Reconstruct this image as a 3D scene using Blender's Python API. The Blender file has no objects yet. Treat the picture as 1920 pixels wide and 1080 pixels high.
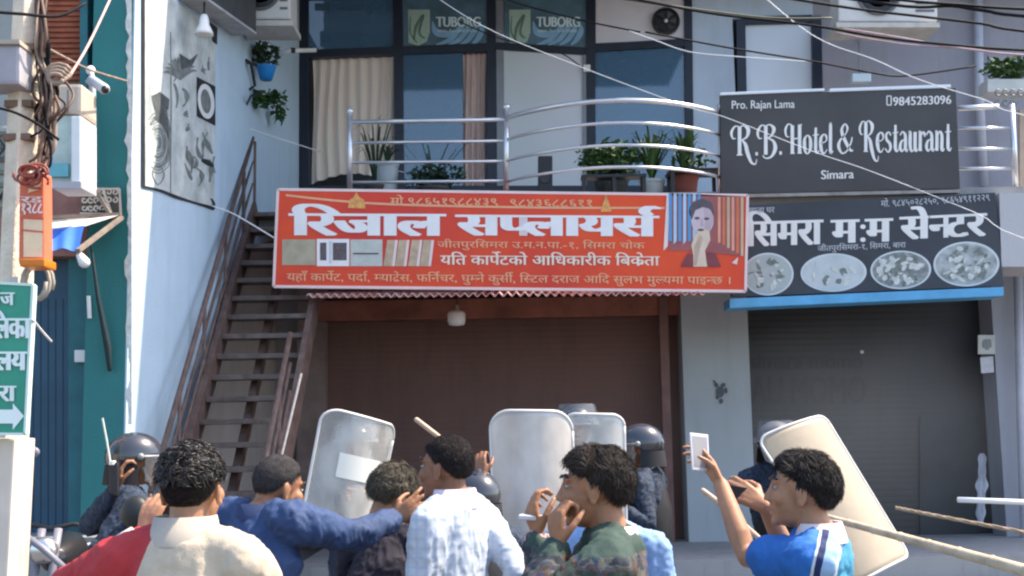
import bpy, bmesh, math, random
from mathutils import Vector, Matrix, noise
random.seed(7)
S = bpy.context.scene
COL = S.collection
V = Vector
R = math.radians

# ------------------------------------------------------------------ camera, sky, sun, exposure
CAM = V((0, 0, 1.78)); FPX = 2200.0
PITCH, ROLL = R(6.87), R(1.0)
_f = V((0, math.cos(PITCH), math.sin(PITCH)))
_u0 = V((0, -math.sin(PITCH), math.cos(PITCH))); _r0 = V((1, 0, 0))
_r = _r0 * math.cos(ROLL) - _u0 * math.sin(ROLL)
_u = _u0 * math.cos(ROLL) + _r0 * math.sin(ROLL)
cd = bpy.data.cameras.new('camera'); cam = bpy.data.objects.new('camera', cd); COL.objects.link(cam)
m = Matrix((_r, _u, -_f)).transposed().to_4x4(); m.translation = CAM
cam.matrix_world = m
cd.sensor_width = 36; cd.lens = 36 * FPX / 1920; cd.clip_end = 2000; cd.clip_start = .05
S.camera = cam

SUN_EL, SUN_AZ = R(56), R(78)            # azimuth clockwise from +Y (away from the viewer) towards +X
w = bpy.data.worlds.new('World'); S.world = w; w.use_nodes = True
sky = w.node_tree.nodes.new('ShaderNodeTexSky'); sky.sky_type = 'NISHITA'; sky.sun_disc = False
sky.sun_elevation = SUN_EL; sky.sun_rotation = SUN_AZ; sky.dust_density = 2.0; sky.air_density = 1.0
bg = w.node_tree.nodes['Background']; bg.inputs[1].default_value = .15
w.node_tree.links.new(sky.outputs[0], bg.inputs[0])
to_sun = V((math.cos(SUN_EL) * math.sin(SUN_AZ), math.cos(SUN_EL) * math.cos(SUN_AZ), math.sin(SUN_EL)))
ld = bpy.data.lights.new('sun', 'SUN'); ld.energy = 3.4; ld.angle = R(.6); ld.color = (1, .86, .68)
sun = bpy.data.objects.new('sun', ld); COL.objects.link(sun)
sun.rotation_euler = to_sun.to_track_quat('Z', 'Y').to_euler(); sun.location = (8, 4, 14)
S.view_settings.view_transform = 'Standard'; S.view_settings.look = 'None'
S.view_settings.exposure = 1.52; S.view_settings.gamma = 1
S.cycles.filter_width = 2.3

# ------------------------------------------------------------------ helpers
def ray(px, py):
    return _f + _r * ((px - 960) / FPX) - _u * ((py - 540) / FPX)
def P(px, py, Y):
    d = ray(px, py); return CAM + d * (Y / d.y)
def planemap(pt, n):
    def f(px, py, off=0.0):
        d = ray(px, py); q = pt + n * off
        return CAM + d * ((q - CAM).dot(n) / d.dot(n))
    return f
def ymap(Y):
    return planemap(V((0, Y, 0)), V((0, -1, 0)))
def mpx(Y): return Y / FPX       # metres per pixel at depth Y

def lin(c):
    c /= 255.0
    return c / 12.92 if c <= .04045 else ((c + .055) / 1.055) ** 2.4
def rgb(r, g, b): return (lin(r), lin(g), lin(b), 1)

_M = {}
def M(name, col=None, rough=.65, var=.12, scale=6, bump=0.0, metal=0, spec=.4, trans=0, alpha=1, fine=0, col2=None, stretch=None, bscale=None, coat=0):
    if name in _M: return _M[name]
    mt = bpy.data.materials.new(name); mt.use_nodes = True; _M[name] = mt
    nt = mt.node_tree; b = nt.nodes['Principled BSDF']; L = nt.links.new
    tc = nt.nodes.new('ShaderNodeTexCoord'); mp = nt.nodes.new('ShaderNodeMapping'); L(tc.outputs['Object'], mp.inputs[0])
    if stretch: mp.inputs['Scale'].default_value = stretch
    n = nt.nodes.new('ShaderNodeTexNoise'); n.inputs['Scale'].default_value = scale; n.inputs['Detail'].default_value = 6
    n.inputs['Roughness'].default_value = .6
    L(mp.outputs[0], n.inputs[0])
    cr = nt.nodes.new('ShaderNodeValToRGB'); L(n.outputs[0], cr.inputs[0])
    cr.color_ramp.elements[0].position = .32; cr.color_ramp.elements[1].position = .68
    lo = col2 if col2 else tuple(max(0, c * (1 - var)) for c in col[:3]) + (1,)
    hi = tuple(min(1, c * (1 + var)) for c in col[:3]) + (1,)
    cr.color_ramp.elements[0].color = lo; cr.color_ramp.elements[1].color = hi if not col2 else col
    L(cr.outputs[0], b.inputs['Base Color'])
    b.inputs['Roughness'].default_value = rough; b.inputs['Metallic'].default_value = metal
    b.inputs['Specular IOR Level'].default_value = spec; b.inputs['Transmission Weight'].default_value = trans
    b.inputs['Alpha'].default_value = alpha; b.inputs['Coat Weight'].default_value = coat
    if bump:
        n2 = nt.nodes.new('ShaderNodeTexNoise'); n2.inputs['Scale'].default_value = bscale or scale * 6; n2.inputs['Detail'].default_value = 5
        L(mp.outputs[0], n2.inputs[0]); bp = nt.nodes.new('ShaderNodeBump'); bp.inputs['Strength'].default_value = bump
        bp.inputs['Distance'].default_value = .02; L(n2.outputs[0], bp.inputs['Height']); L(bp.outputs[0], b.inputs['Normal'])
    return mt

def mat_bands(name, n, c, stops, rough=.78, bump=.12):
    """cloth sewn from panels: colours by distance from a seam plane"""
    mt = M(name, stops[0][1], rough, .06, 6, bump, bscale=160); nt = mt.node_tree; b = nt.nodes['Principled BSDF']; L = nt.links.new
    tc = nt.nodes.new('ShaderNodeTexCoord'); nz = nt.nodes.new('ShaderNodeTexNoise'); nz.inputs['Scale'].default_value = 14; L(tc.outputs['Object'], nz.inputs[0])
    d = nt.nodes.new('ShaderNodeVectorMath'); d.operation = 'DOT_PRODUCT'; L(tc.outputs['Object'], d.inputs[0]); d.inputs[1].default_value = n
    a = nt.nodes.new('ShaderNodeMath'); a.operation = 'MULTIPLY_ADD'; L(nz.outputs[0], a.inputs[0]); a.inputs[1].default_value = .012; L(d.outputs['Value'], a.inputs[2])
    r = nt.nodes.new('ShaderNodeMapRange'); r.inputs[1].default_value = c - .5; r.inputs[2].default_value = c + .5; L(a.outputs[0], r.inputs[0])
    cr = nt.nodes.new('ShaderNodeValToRGB'); cr.color_ramp.interpolation = 'CONSTANT'; L(r.outputs[0], cr.inputs[0]); E0 = cr.color_ramp.elements
    E0[0].position = 0; E0[0].color = stops[0][1]; E0[1].position = .5 + stops[1][0]; E0[1].color = stops[1][1]
    for p_, c_ in stops[2:]: e = E0.new(.5 + p_); e.color = c_
    L(cr.outputs[0], b.inputs['Base Color']); return mt

def mat_wall(name, col, stain, amount=.5, rough=.8):
    """plaster with vertical water stains and blotches"""
    mt = M(name, col, rough, .06, 1.3, .25, bscale=60); nt = mt.node_tree; b = nt.nodes['Principled BSDF']; L = nt.links.new
    src = b.inputs['Base Color'].links[0].from_socket
    tc = nt.nodes.new('ShaderNodeTexCoord'); mp = nt.nodes.new('ShaderNodeMapping'); L(tc.outputs['Object'], mp.inputs[0])
    mp.inputs['Scale'].default_value = (3.2, 3.2, .45)
    n = nt.nodes.new('ShaderNodeTexNoise'); n.inputs['Scale'].default_value = 1.6; n.inputs['Detail'].default_value = 8; n.inputs['Roughness'].default_value = .7
    L(mp.outputs[0], n.inputs[0])
    cr = nt.nodes.new('ShaderNodeValToRGB'); cr.color_ramp.elements[0].position = .5; cr.color_ramp.elements[1].position = .78
    cr.color_ramp.elements[0].color = (0, 0, 0, 1); cr.color_ramp.elements[1].color = (amount, amount, amount, 1); L(n.outputs[0], cr.inputs[0])
    mx = nt.nodes.new('ShaderNodeMix'); mx.data_type = 'RGBA'; L(cr.outputs[0], mx.inputs['Factor']); L(src, mx.inputs[6]); mx.inputs[7].default_value = stain
    L(mx.outputs[2], b.inputs['Base Color'])
    return mt

class MB:
    def __init__(s): s.v = []; s.f = []
    def add(s, vs, fs):
        o = len(s.v); s.v += [V(p) for p in vs]; s.f += [tuple(i + o for i in f) for f in fs]; return s
    def prism(s, q, d):
        """four points and a depth vector"""
        q = [V(p) for p in q]; d = V(d)
        return s.add(q + [p + d for p in q], [(0, 1, 2, 3), (7, 6, 5, 4), (0, 4, 5, 1), (1, 5, 6, 2), (2, 6, 7, 3), (3, 7, 4, 0)])
    def box(s, a, b):
        (x0, y0, z0), (x1, y1, z1) = a, b
        return s.prism([(x0, y0, z0), (x1, y0, z0), (x1, y0, z1), (x0, y0, z1)], (0, y1 - y0, 0))
    def beam(s, a, b, w, h, up=(0, 0, 1)):
        a, b = V(a), V(b); t = (b - a).normalized(); sd = t.cross(V(up))
        if sd.length < 1e-4: sd = t.cross(V((0, 1, 0)))
        sd.normalize(); u = sd.cross(t)
        q = [a - sd * w / 2 - u * h / 2, a + sd * w / 2 - u * h / 2, a + sd * w / 2 + u * h / 2, a - sd * w / 2 + u * h / 2]
        return s.prism(q, b - a)
    def limb(s, pts, rad, n=14, side=None, cap=True):
        pts = [V(p) for p in pts]; N = len(pts)
        rad = [(r, r) if not isinstance(r, (tuple, list)) else r for r in rad]
        rings = []; T = []
        for i in range(N):
            t = pts[min(i + 1, N - 1)] - pts[max(i - 1, 0)]
            T.append(t.normalized() if t.length > 1e-9 else V((0, 0, 1)))
        sd = V(side) if side is not None else (T[0].cross(V((.31, .2, .93))) if abs(T[0].dot(V((.31, .2, .93)).normalized())) < .95 else T[0].cross(V((1, 0, 0))))
        for i in range(N):
            a = (sd - T[i] * sd.dot(T[i])).normalized(); b = T[i].cross(a)
            if side is None: sd = a
            if cap and i == 0:
                for k, c in ((.95, .32), (.6, .8)): rings.append((pts[0] - T[0] * rad[0][1] * k, a, b, rad[0][0] * c, rad[0][1] * c))
            rings.append((pts[i], a, b, *rad[i]))
            if cap and i == N - 1:
                for k, c in ((.6, .8), (.95, .32)): rings.append((pts[i] + T[i] * rad[i][1] * k, a, b, rad[i][0] * c, rad[i][1] * c))
        o = len(s.v)
        for c, a, b, ra, rb in rings:
            for k in range(n):
                an = 2 * math.pi * k / n; s.v.append(c + a * (ra * math.cos(an)) + b * (rb * math.sin(an)))
        m_ = len(rings)
        for i in range(m_ - 1):
            for k in range(n):
                k2 = (k + 1) % n; s.f.append((o + i * n + k, o + i * n + k2, o + (i + 1) * n + k2, o + (i + 1) * n + k))
        s.f.append(tuple(o + k for k in reversed(range(n)))); s.f.append(tuple(o + (m_ - 1) * n + k for k in range(n)))
        return s
    def tube(s, pts, r, n=8): return s.limb(pts, [r] * len(pts), n, cap=False)
    def ell(s, c, r, mat=None, nu=16, nv=10):
        c = V(c); r = (r, r, r) if not isinstance(r, (tuple, list)) else r
        vs = []; fs = []
        for j in range(1, nv):
            th = math.pi * j / nv
            for i in range(nu):
                ph = 2 * math.pi * i / nu
                vs.append(V((r[0] * math.sin(th) * math.cos(ph), r[1] * math.sin(th) * math.sin(ph), r[2] * math.cos(th))))
        vs += [V((0, 0, r[2])), V((0, 0, -r[2]))]; a, b = len(vs) - 2, len(vs) - 1
        for j in range(nv - 2):
            for i in range(nu):
                i2 = (i + 1) % nu; fs.append((j * nu + i, (j + 1) * nu + i, (j + 1) * nu + i2, j * nu + i2))
        for i in range(nu):
            i2 = (i + 1) % nu; fs.append((a, i, i2)); fs.append((b, (nv - 2) * nu + i2, (nv - 2) * nu + i))
        if mat is not None: vs = [mat @ v for v in vs]
        return s.add([c + v for v in vs], fs)
    def lathe(s, c, prof, n=24, ax=(0, 0, 1)):
        """profile of (radius, height) along an axis"""
        ax = V(ax).normalized(); a = ax.orthogonal().normalized(); b = ax.cross(a); o = len(s.v)
        for r, h in prof:
            for k in range(n):
                an = 2 * math.pi * k / n; s.v.append(V(c) + ax * h + a * (r * math.cos(an)) + b * (r * math.sin(an)))
        for i in range(len(prof) - 1):
            for k in range(n):
                k2 = (k + 1) % n; s.f.append((o + i * n + k, o + i * n + k2, o + (i + 1) * n + k2, o + (i + 1) * n + k))
        s.f.append(tuple(o + k for k in reversed(range(n)))); s.f.append(tuple(o + (len(prof) - 1) * n + k for k in range(n)))
        return s
    def xf(s, mat):
        s.v = [mat @ v for v in s.v]; return s
    def mesh(s, name):
        me = bpy.data.meshes.new(name); me.from_pydata([v[:] for v in s.v], [], s.f); me.validate(); return me

def link(name, me, mat, parent=None, smooth=False, recalc=True):
    if recalc:
        bm = bmesh.new(); bm.from_mesh(me); bmesh.ops.recalc_face_normals(bm, faces=bm.faces); bm.to_mesh(me); bm.free()
    o = bpy.data.objects.new(name, me); COL.objects.link(o)
    for mt in (mat if isinstance(mat, (list, tuple)) else [mat]): me.materials.append(mt)
    if smooth:
        for p in me.polygons: p.use_smooth = True
    if parent is not None:
        o.parent = parent; o.matrix_parent_inverse = Matrix.Translation(parent.location).inverted()
    return o
def obj(name, mb, mat, parent=None, smooth=False, bevel=0, recalc=True):
    me = mb.mesh(name)
    if bevel:
        bm = bmesh.new(); bm.from_mesh(me)
        es = [e for e in bm.edges if len(e.link_faces) == 2 and e.calc_face_angle(0) > .6]
        bmesh.ops.recalc_face_normals(bm, faces=bm.faces)
        bmesh.ops.bevel(bm, geom=es, offset=bevel, segments=2, profile=.6, affect='EDGES', clamp_overlap=True); bm.to_mesh(me); bm.free()
    return link(name, me, mat, parent, smooth, recalc)
def thing(name, loc, label, cat, group=None):
    o = bpy.data.objects.new(name, None); COL.objects.link(o); o.location = loc; o.empty_display_size = .1
    return tag(o, label, cat, group)
def tag(o, label, cat, group=None):
    o['label'] = label; o['category'] = cat
    if group: o['group'] = group
    return o
def struct(name, mb, mat):
    o = obj(name, mb, mat); o['kind'] = 'structure'; return o

def baked(mb, voxel, smooth=4):
    """voxel union of overlapping closed shapes, smoothed: one continuous surface"""
    me = mb.mesh('tmp'); bm = bmesh.new(); bm.from_mesh(me); bmesh.ops.recalc_face_normals(bm, faces=bm.faces); bm.to_mesh(me); bm.free()
    o = bpy.data.objects.new('tmp', me); COL.objects.link(o)
    md = o.modifiers.new('r', 'REMESH'); md.mode = 'VOXEL'; md.voxel_size = voxel
    if smooth:
        sm = o.modifiers.new('s', 'SMOOTH'); sm.factor = .5; sm.iterations = smooth
    dg = bpy.context.evaluated_depsgraph_get(); res = bpy.data.meshes.new_from_object(o.evaluated_get(dg))
    bpy.data.objects.remove(o); bpy.data.meshes.remove(me); res.materials.clear()
    return res

def crom(pts, n=6):
    """Catmull-Rom through points of any dimension"""
    out = []; Np = len(pts)
    if Np == 2: return [tuple(pts[0]), tuple(pts[1])]
    for i in range(Np - 1):
        p0, p1, p2, p3 = pts[max(i - 1, 0)], pts[i], pts[i + 1], pts[min(i + 2, Np - 1)]
        for k in range(n):
            t = k / n
            out.append(tuple(.5 * (2 * b + (c - a) * t + (2 * a - 5 * b + 4 * c - d) * t * t + (3 * b - a - 3 * c + d) * t ** 3) for a, b, c, d in zip(p0, p1, p2, p3)))
    out.append(tuple(pts[-1])); return out
def ribbon2(pts):
    """(x, y, w) points -> flat strip: list of quads of 2D points"""
    L_, R_ = [], []
    for i, (x, y, wd) in enumerate(pts):
        a = pts[max(i - 1, 0)]; b = pts[min(i + 1, len(pts) - 1)]
        dx, dy = b[0] - a[0], b[1] - a[1]; l = math.hypot(dx, dy) or 1
        L_.append((x - dy / l * wd / 2, y + dx / l * wd / 2)); R_.append((x + dy / l * wd / 2, y - dx / l * wd / 2))
    return L_, R_
def decal_poly(mb, mp, pts, off): mb.add([mp(x, y, off) for x, y in pts], [tuple(range(len(pts)))])
def decal_ribbon(mb, mp, pts, off, curve=True):
    p = crom(pts) if curve and len(pts) > 2 else pts
    a, b = ribbon2(p); n = len(a)
    mb.add([mp(x, y, off) for x, y in a] + [mp(x, y, off) for x, y in b], [(i, i + 1, n + i + 1, n + i) for i in range(n - 1)])
def ellipse(cx, cy, rx, ry, n=32, rot=0):
    return [(cx + rx * math.cos(t) * math.cos(rot) - ry * math.sin(t) * math.sin(rot), cy + rx * math.cos(t) * math.sin(rot) + ry * math.sin(t) * math.cos(rot)) for t in (2 * math.pi * k / n for k in range(n))]

# ------------------------------------------------------------------ lettering
_G = {}
def glyph(ch):
    """outline mesh (2D verts, faces) and advance of one character in the built-in face"""
    if ch in _G: return _G[ch]
    def bake(txt):
        c = bpy.data.curves.new('t', 'FONT'); c.body = txt; c.resolution_u = 4
        o = bpy.data.objects.new('t', c); COL.objects.link(o)
        dg = bpy.context.evaluated_depsgraph_get(); me = bpy.data.meshes.new_from_object(o.evaluated_get(dg))
        vs = [(v.co.x, v.co.y) for v in me.vertices]; fs = [tuple(p.vertices) for p in me.polygons]
        bpy.data.objects.remove(o); bpy.data.meshes.remove(me); bpy.data.curves.remove(c); return vs, fs
    vs, fs = bake(ch) if ch != ' ' else ([], [])
    a = max(x for x, y in bake(ch + '||||')[0]) - max(x for x, y in bake('||||')[0])
    _G[ch] = (vs, fs, a); return _G[ch]
def half(ch):
    """half form: the letter without its right-hand stem"""
    k = ch + '\u094d'
    if k in _G: return _G[k]
    vs, fs, a = glyph(ch); xm = max(x for x, y in vs); cut = xm - .17 * (1 if ch != 'न' else .95)
    me = bpy.data.meshes.new('h'); me.from_pydata([(x, y, 0) for x, y in vs], [], fs); bm = bmesh.new(); bm.from_mesh(me)
    bmesh.ops.bisect_plane(bm, geom=bm.verts[:] + bm.edges[:] + bm.faces[:], plane_co=(cut, 0, 0), plane_no=(1, 0, 0), clear_outer=True)
    bm.verts.ensure_lookup_table(); bm.verts.index_update()
    r = ([(v.co.x, v.co.y) for v in bm.verts], [tuple(v.index for v in f.verts) for f in bm.faces], cut + .005)
    bm.free(); bpy.data.meshes.remove(me); _G[k] = r; return r
NUKTA = set('ेैंँुूृ्ॅ')
def text(mb, mp, s, x, y, size, off, x1=None, slope=0.0, bold=0.0, sx=1.0):
    """lettering in picture units on a board; a letter before '~' takes its half form, '^' is a reph hook over the letter before"""
    items = []; cx = 0; i = 0
    while i < len(s):
        ch = s[i]
        if ch == '^':
            items.append(('reph', cx - .12)); i += 1; continue
        if ch == '_':
            items.append(('ra', cx - .3)); i += 1; continue
        if i + 1 < len(s) and s[i + 1] == '~':
            g = half(ch); items.append((g, cx)); cx += g[2]; i += 2; continue
        g = glyph(ch); items.append((g, cx)); cx += g[2]; i += 1
    k = size if x1 is None else (x1 - x) / max(cx, 1e-6); kx = k if x1 is not None else size * sx
    nb = max(1, int(round(bold / .02))) if bold else 1
    z = 0
    for it, gx in items:
        if it == 'reph':
            pts = [(.02, .64, .07), (-.06, .76, .085), (.03, .88, .08), (.16, .84, .04)]
            pts = crom(pts); a, b = ribbon2(pts); vs = a + b; n = len(a); fs = [(q, q + 1, n + q + 1, n + q) for q in range(n - 1)]
        elif it == 'ra':
            a, b = ribbon2([(.16, .2, .07), (.06, .11, .075), (-.06, -.02, .06)]); vs = a + b; fs = [(0, 1, 4, 3), (1, 2, 5, 4)]
        else: vs, fs, _ = it
        for q in range(nb):
            dx = (q - (nb - 1) / 2) * .02; z += 1
            mb.add([mp(x + (vx + gx + dx) * kx, y - vy * size + slope * (vx + gx + dx) * kx, off + (z % 9) * .0004) for vx, vy in vs], fs)

# ornate display letters: strokes of (x, y, width), cap height 1
def _stem(x, h, w=.13): return [(x, 0, w), (x, h, w)]
SW = [(.0, 0, 0)]
ORN = {
 'R': (.92, [[(.3, 0, .14), (.3, .95, .14)], [(.28, .93, .04), (.48, 1.0, .06), (.68, .86, .15), (.62, .62, .09), (.36, .5, .04)],
       [(.4, .52, .05), (.56, .36, .13), (.66, .06, .15), (.82, -.24, .1), (1.0, -.3, .05), (1.06, -.14, .03)],
       [(.32, .95, .04), (.1, .98, .06), (-.06, .78, .1), (.0, .58, .06), (.14, .58, .03)], [(.17, .02, .05), (.43, .02, .05)]]),
 'B': (.82, [[(.3, 0, .14), (.3, .95, .14)], [(.28, .95, .04), (.48, 1.0, .06), (.66, .86, .14), (.56, .64, .08), (.36, .55, .04)],
       [(.4, .55, .05), (.64, .44, .1), (.72, .2, .15), (.56, -.06, .09), (.3, -.12, .05), (.16, -.02, .05)],
       [(.32, .95, .04), (.1, .98, .06), (-.06, .76, .1), (.0, .56, .06), (.14, .56, .03)]]),
 'H': (.98, [[(.36, 0, .15), (.36, .95, .15)], [(.78, 0, .15), (.78, .95, .15)], [(.36, .5, .06), (.78, .52, .06)],
       [(.36, .95, .05), (.12, 1.0, .06), (-.04, .82, .1), (.02, .6, .07), (.2, .58, .03)], [(.24, .02, .05), (.5, .02, .05)], [(.66, .02, .05), (.92, .02, .05)], [(.68, .95, .05), (.92, .97, .05)]]),
 'o': (.52, [[(.25, .62, .05), (.1, .5, .11), (.08, .3, .15), (.12, .08, .11), (.25, -.01, .05), (.4, .1, .11), (.44, .3, .15), (.4, .52, .11), (.25, .62, .05)]]),
 't': (.42, [[(.22, .86, .1), (.21, .3, .14), (.22, .08, .13), (.32, 0, .07), (.42, .1, .03)], [(.04, .6, .05), (.4, .62, .05)]]),
 'e': (.5, [[(.1, .32, .05), (.4, .4, .05), (.4, .56, .09), (.26, .62, .06), (.1, .5, .12), (.08, .26, .15), (.16, .04, .11), (.3, -.01, .06), (.46, .12, .03)]]),
 'l': (.3, [[(.1, .98, .06), (.15, .9, .13), (.15, .1, .14), (.22, 0, .08), (.3, .06, .03)]]),
 's': (.44, [[(.38, .52, .07), (.26, .63, .06), (.1, .54, .1), (.14, .38, .12), (.32, .26, .13), (.36, .1, .11), (.22, -.02, .06), (.05, .1, .06)]]),
 'a': (.56, [[(.08, .52, .06), (.22, .63, .07), (.38, .54, .12), (.4, .3, .14), (.4, .1, .13), (.48, 0, .08), (.56, .08, .03)], [(.38, .38, .04), (.16, .32, .09), (.08, .14, .13), (.18, 0, .08), (.38, .12, .04)]]),
 'u': (.58, [[(.02, .6, .05), (.12, .6, .13), (.12, .2, .14), (.2, 0, .09), (.34, .06, .04), (.42, .16, .04)], [(.42, .62, .14), (.42, .1, .14), (.5, 0, .08), (.58, .08, .03)]]),
 'r': (.44, [[(.04, .6, .05), (.14, .58, .13), (.14, 0, .14)], [(.16, .4, .04), (.28, .6, .07), (.4, .56, .11), (.42, .46, .05)], [(.04, .02, .05), (.26, .02, .05)]]),
 'n': (.6, [[(.04, .6, .05), (.14, .58, .13), (.14, 0, .14)], [(.16, .42, .04), (.3, .62, .07), (.44, .5, .13), (.44, .08, .14), (.52, 0, .07), (.6, .08, .03)], [(.04, .02, .05), (.24, .02, .05)]]),
 '&': (.86, [[(.8, .02, .05), (.62, .06, .12), (.3, .5, .15), (.2, .78, .12), (.36, .98, .06), (.5, .84, .09), (.4, .62, .05), (.12, .4, .09), (.04, .18, .14), (.2, -.06, .08), (.46, .0, .06), (.68, .3, .06), (.74, .5, .05)]]),
 '.': (.24, [[(.08, .04, .13), (.19, .04, .13)]]),
}
def ornate(mb, mp, s, x, y, cap, x1, off, slope=0.0):
    tot = sum(ORN[c][0] for c in s); k = (x1 - x) / tot; cx = 0; z = 0
    for c in s:
        adv, st = ORN[c]
        for path in st:
            z += 1; pts = crom(path, 7) if len(path) > 2 else path
            # widths are for the horizontal scale
            pp = [(x + (cx + a) * k, y - b * cap + slope * (cx + a) * k, wd * (k * .55 + cap * .45)) for a, b, wd in pts]
            decal_ribbon(mb, mp, pp, off + (z % 9) * .0004, curve=False)
        cx += adv
# ------------------------------------------------------------------ materials of the place
m_asphalt = M('dusty_asphalt', (.11, .105, .1, 1), .9, .25, 3, .4, bscale=90)
m_conc = mat_wall('grey_concrete', (.3, .3, .3, 1), (.14, .135, .13, 1), .6, .85)
m_bluewall = mat_wall('pale_blue_plaster', (.47, .56, .67, 1), (.33, .38, .45, 1), .5)
m_sidewall = mat_wall('whitewashed_plaster', (.47, .61, .73, 1), (.35, .44, .52, 1), .55)
m_greywall = mat_wall('grey_mauve_plaster', (.30, .30, .345, 1), (.2, .2, .22, 1), .5)
m_teal = mat_wall('teal_paint', (.022, .17, .17, 1), (.035, .13, .14, 1), .5, .6)
m_tealdark = M('dark_blue_door_paint', (.022, .075, .125, 1), .5, .2, 2, .05)
m_navy = M('navy_window_frame', (.012, .018, .035, 1), .4, .2, 5)
m_steel = M('stainless_steel', (.62, .63, .66, 1), .25, .05, 4, metal=.85)
m_rail = M('brown_iron', (.125, .08, .068, 1), .6, .35, 8, .15)
m_treadm = M('worn_steel_tread', (.12, .09, .08, 1), .5, .4, 6, .2)
m_red = M('red_print', (.82, .085, .012, 1), .45, .1, .7, col2=(.6, .035, .022, 1))
m_white = M('white_print', (.82, .8, .8, 1), .5, .04, 5)
m_pinkw = M('pale_pink_print', (.8, .62, .6, 1), .5, .05, 5)
m_yel = M('pale_orange_print', (.8, .4, .22, 1), .5, .05, 5)
m_black = M('black_print', (.04, .042, .05, 1), .45, .25, 1.2)
m_dark = M('black_plastic', (.018, .018, .022, 1), .4, .2, 8)
m_whitep = M('white_plastic', (.75, .75, .75, 1), .35, .06, 6)
m_green = M('green_leaf', (.03, .08, .016, 1), .55, .4, 9)
m_greend = M('dark_leaf', (.02, .05, .022, 1), .5, .4, 9)
m_bluepl = M('blue_plastic', (.02, .24, .65, 1), .4, .1, 4)

def glassy(name, col, rough=.04, alpha=.35):
    mt = M(name, col, rough, .03, 2, .035, spec=1.0, alpha=alpha, bscale=1.1); mt.node_tree.nodes['Principled BSDF'].inputs['IOR'].default_value = 2.2
    return mt
m_glass = glassy('painted_sky_glass', (.065, .165, .28, 1), .05, .74); m_glass.node_tree.nodes['Principled BSDF'].inputs['IOR'].default_value = 1.6  # blue base colour stands in for the reflected sky
m_clear = glassy('clear_window_glass', (.3, .33, .36, 1), .05, .03); m_clear.node_tree.nodes['Principled BSDF'].inputs['IOR'].default_value = 1.4

# ------------------------------------------------------------------ ground
struct('ground', MB().box((-400, -400, -.3), (400, 400, 0)), m_asphalt)
struct('pavement', MB().box((-2.25, 12.0, .004), (9.5, 15.2, .44)).box((-2.25, 11.65, .004), (9.5, 12.0, .22)), m_conc)

# ------------------------------------------------------------------ the hotel building
YW, YB, YS = 15.4, 11.9, 14.35          # window wall, boards on the balcony edge, shop shutters
hotel = thing('hotel_building', (0, 14.6, 0), 'pale blue two storey shop building with dark framed glass front over a brown shutter', 'building')
YR = 12.4                                 # railing line
zf = P(960, 364, YR).z                  # balcony floor
ZT = 9.2
def X(px, Y): return P(px, 300, Y).x
def bar(mb, a, b, wpx, Y, d=.1, front=0.0):
    """a straight member drawn between two points on a wall plane, d deep"""
    (x0, y0), (x1, y1) = a, b; dx, dy = x1 - x0, y1 - y0; l = math.hypot(dx, dy); nx, ny = -dy / l * wpx / 2, dx / l * wpx / 2
    return mb.prism([P(x0 + nx, y0 + ny, Y - front), P(x1 + nx, y1 + ny, Y - front), P(x1 - nx, y1 - ny, Y - front), P(x0 - nx, y0 - ny, Y - front)], (0, d, 0))
def quad(mb, pts, Y, d=.02): return mb.prism([P(x, y, Y) for x, y in pts], (0, d, 0))
def rect(x0, y0, x1, y1): return [(x0, y1), (x1, y1), (x1, y0), (x0, y0)]

# masonry: upper wall right of the glass, ground floor piers, slab, back room
wl = MB()
xw = X(1297, YW)
xa, xb = X(1384, YW), X(1538, YW); za, zb = P(1460, 170, YW).z - 1.0, P(1460, 34, YW).z
wl.box((xw, YW, zf), (xa, YW + .25, ZT)).box((xa, YW, zf), (xb, YW + .25, za)).box((xa, YW, zb), (xb, YW + .25, ZT))
wl.box((X(562, YW) - .05, YW, P(700, -14, YW).z + .12), (xw, YW + .25, ZT))
obj('wall', wl, m_bluewall, hotel)
obj('wall', MB().box((xb, YW, zf), (9.5, YW + .25, ZT)), m_greywall, hotel)
obj('balcony_slab', MB().box((X(572, YR), 12.45, zf - .26), (9.5, YW + .24, zf - .003)), m_conc, hotel)
# unseen overhang slab, added to shade the side wall and the stair
obj('shade_overhang', MB().box((-3.0, 10.85, 7.7), (2.8, 12.9, 8.0)).box((-3.0, 12.9, 7.7), (2.8, YW - .003, 8.0)).box((2.8, 14.5, 7.7), (9.5, YW - .003, 8.0)), m_conc, hotel)
obj('roof_slab', MB().box((-3.0, 14.6, ZT + .003), (9.5, 24, ZT + .25)), m_conc, hotel)
obj('back_wall', MB().box((-3.0, 18.5, .0), (9.5, 18.7, ZT)).box((9.3, YW + .26, 0), (9.5, 18.49, ZT)), m_greywall, hotel)
pier = MB()
pier.box((X(1266, 14.0), 13.95, .44), (X(1388, 14.0), 14.6, zf - .263))
obj('pier', pier, mat_wall('grey_blue_pier_plaster', (.36, .40, .42, 1), (.25, .27, .28, 1), .5), hotel)
obj('pier', MB().box((X(1838, 14.0), 13.95, .44), (X(1838, 14) + .9, 14.6, zf - .263)), mat_wall('grey_mauve_pier', (.36, .37, .42, 1), (.25, .25, .3, 1), .5), hotel)
obj('pier', MB().box((X(560, 14.2), 14.15, .44), (X(612, 14.2), 14.6, zf - .263)), M('brown_stained_plaster', (.2, .15, .135, 1), .8, .3, 2.5, .2), hotel)
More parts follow.
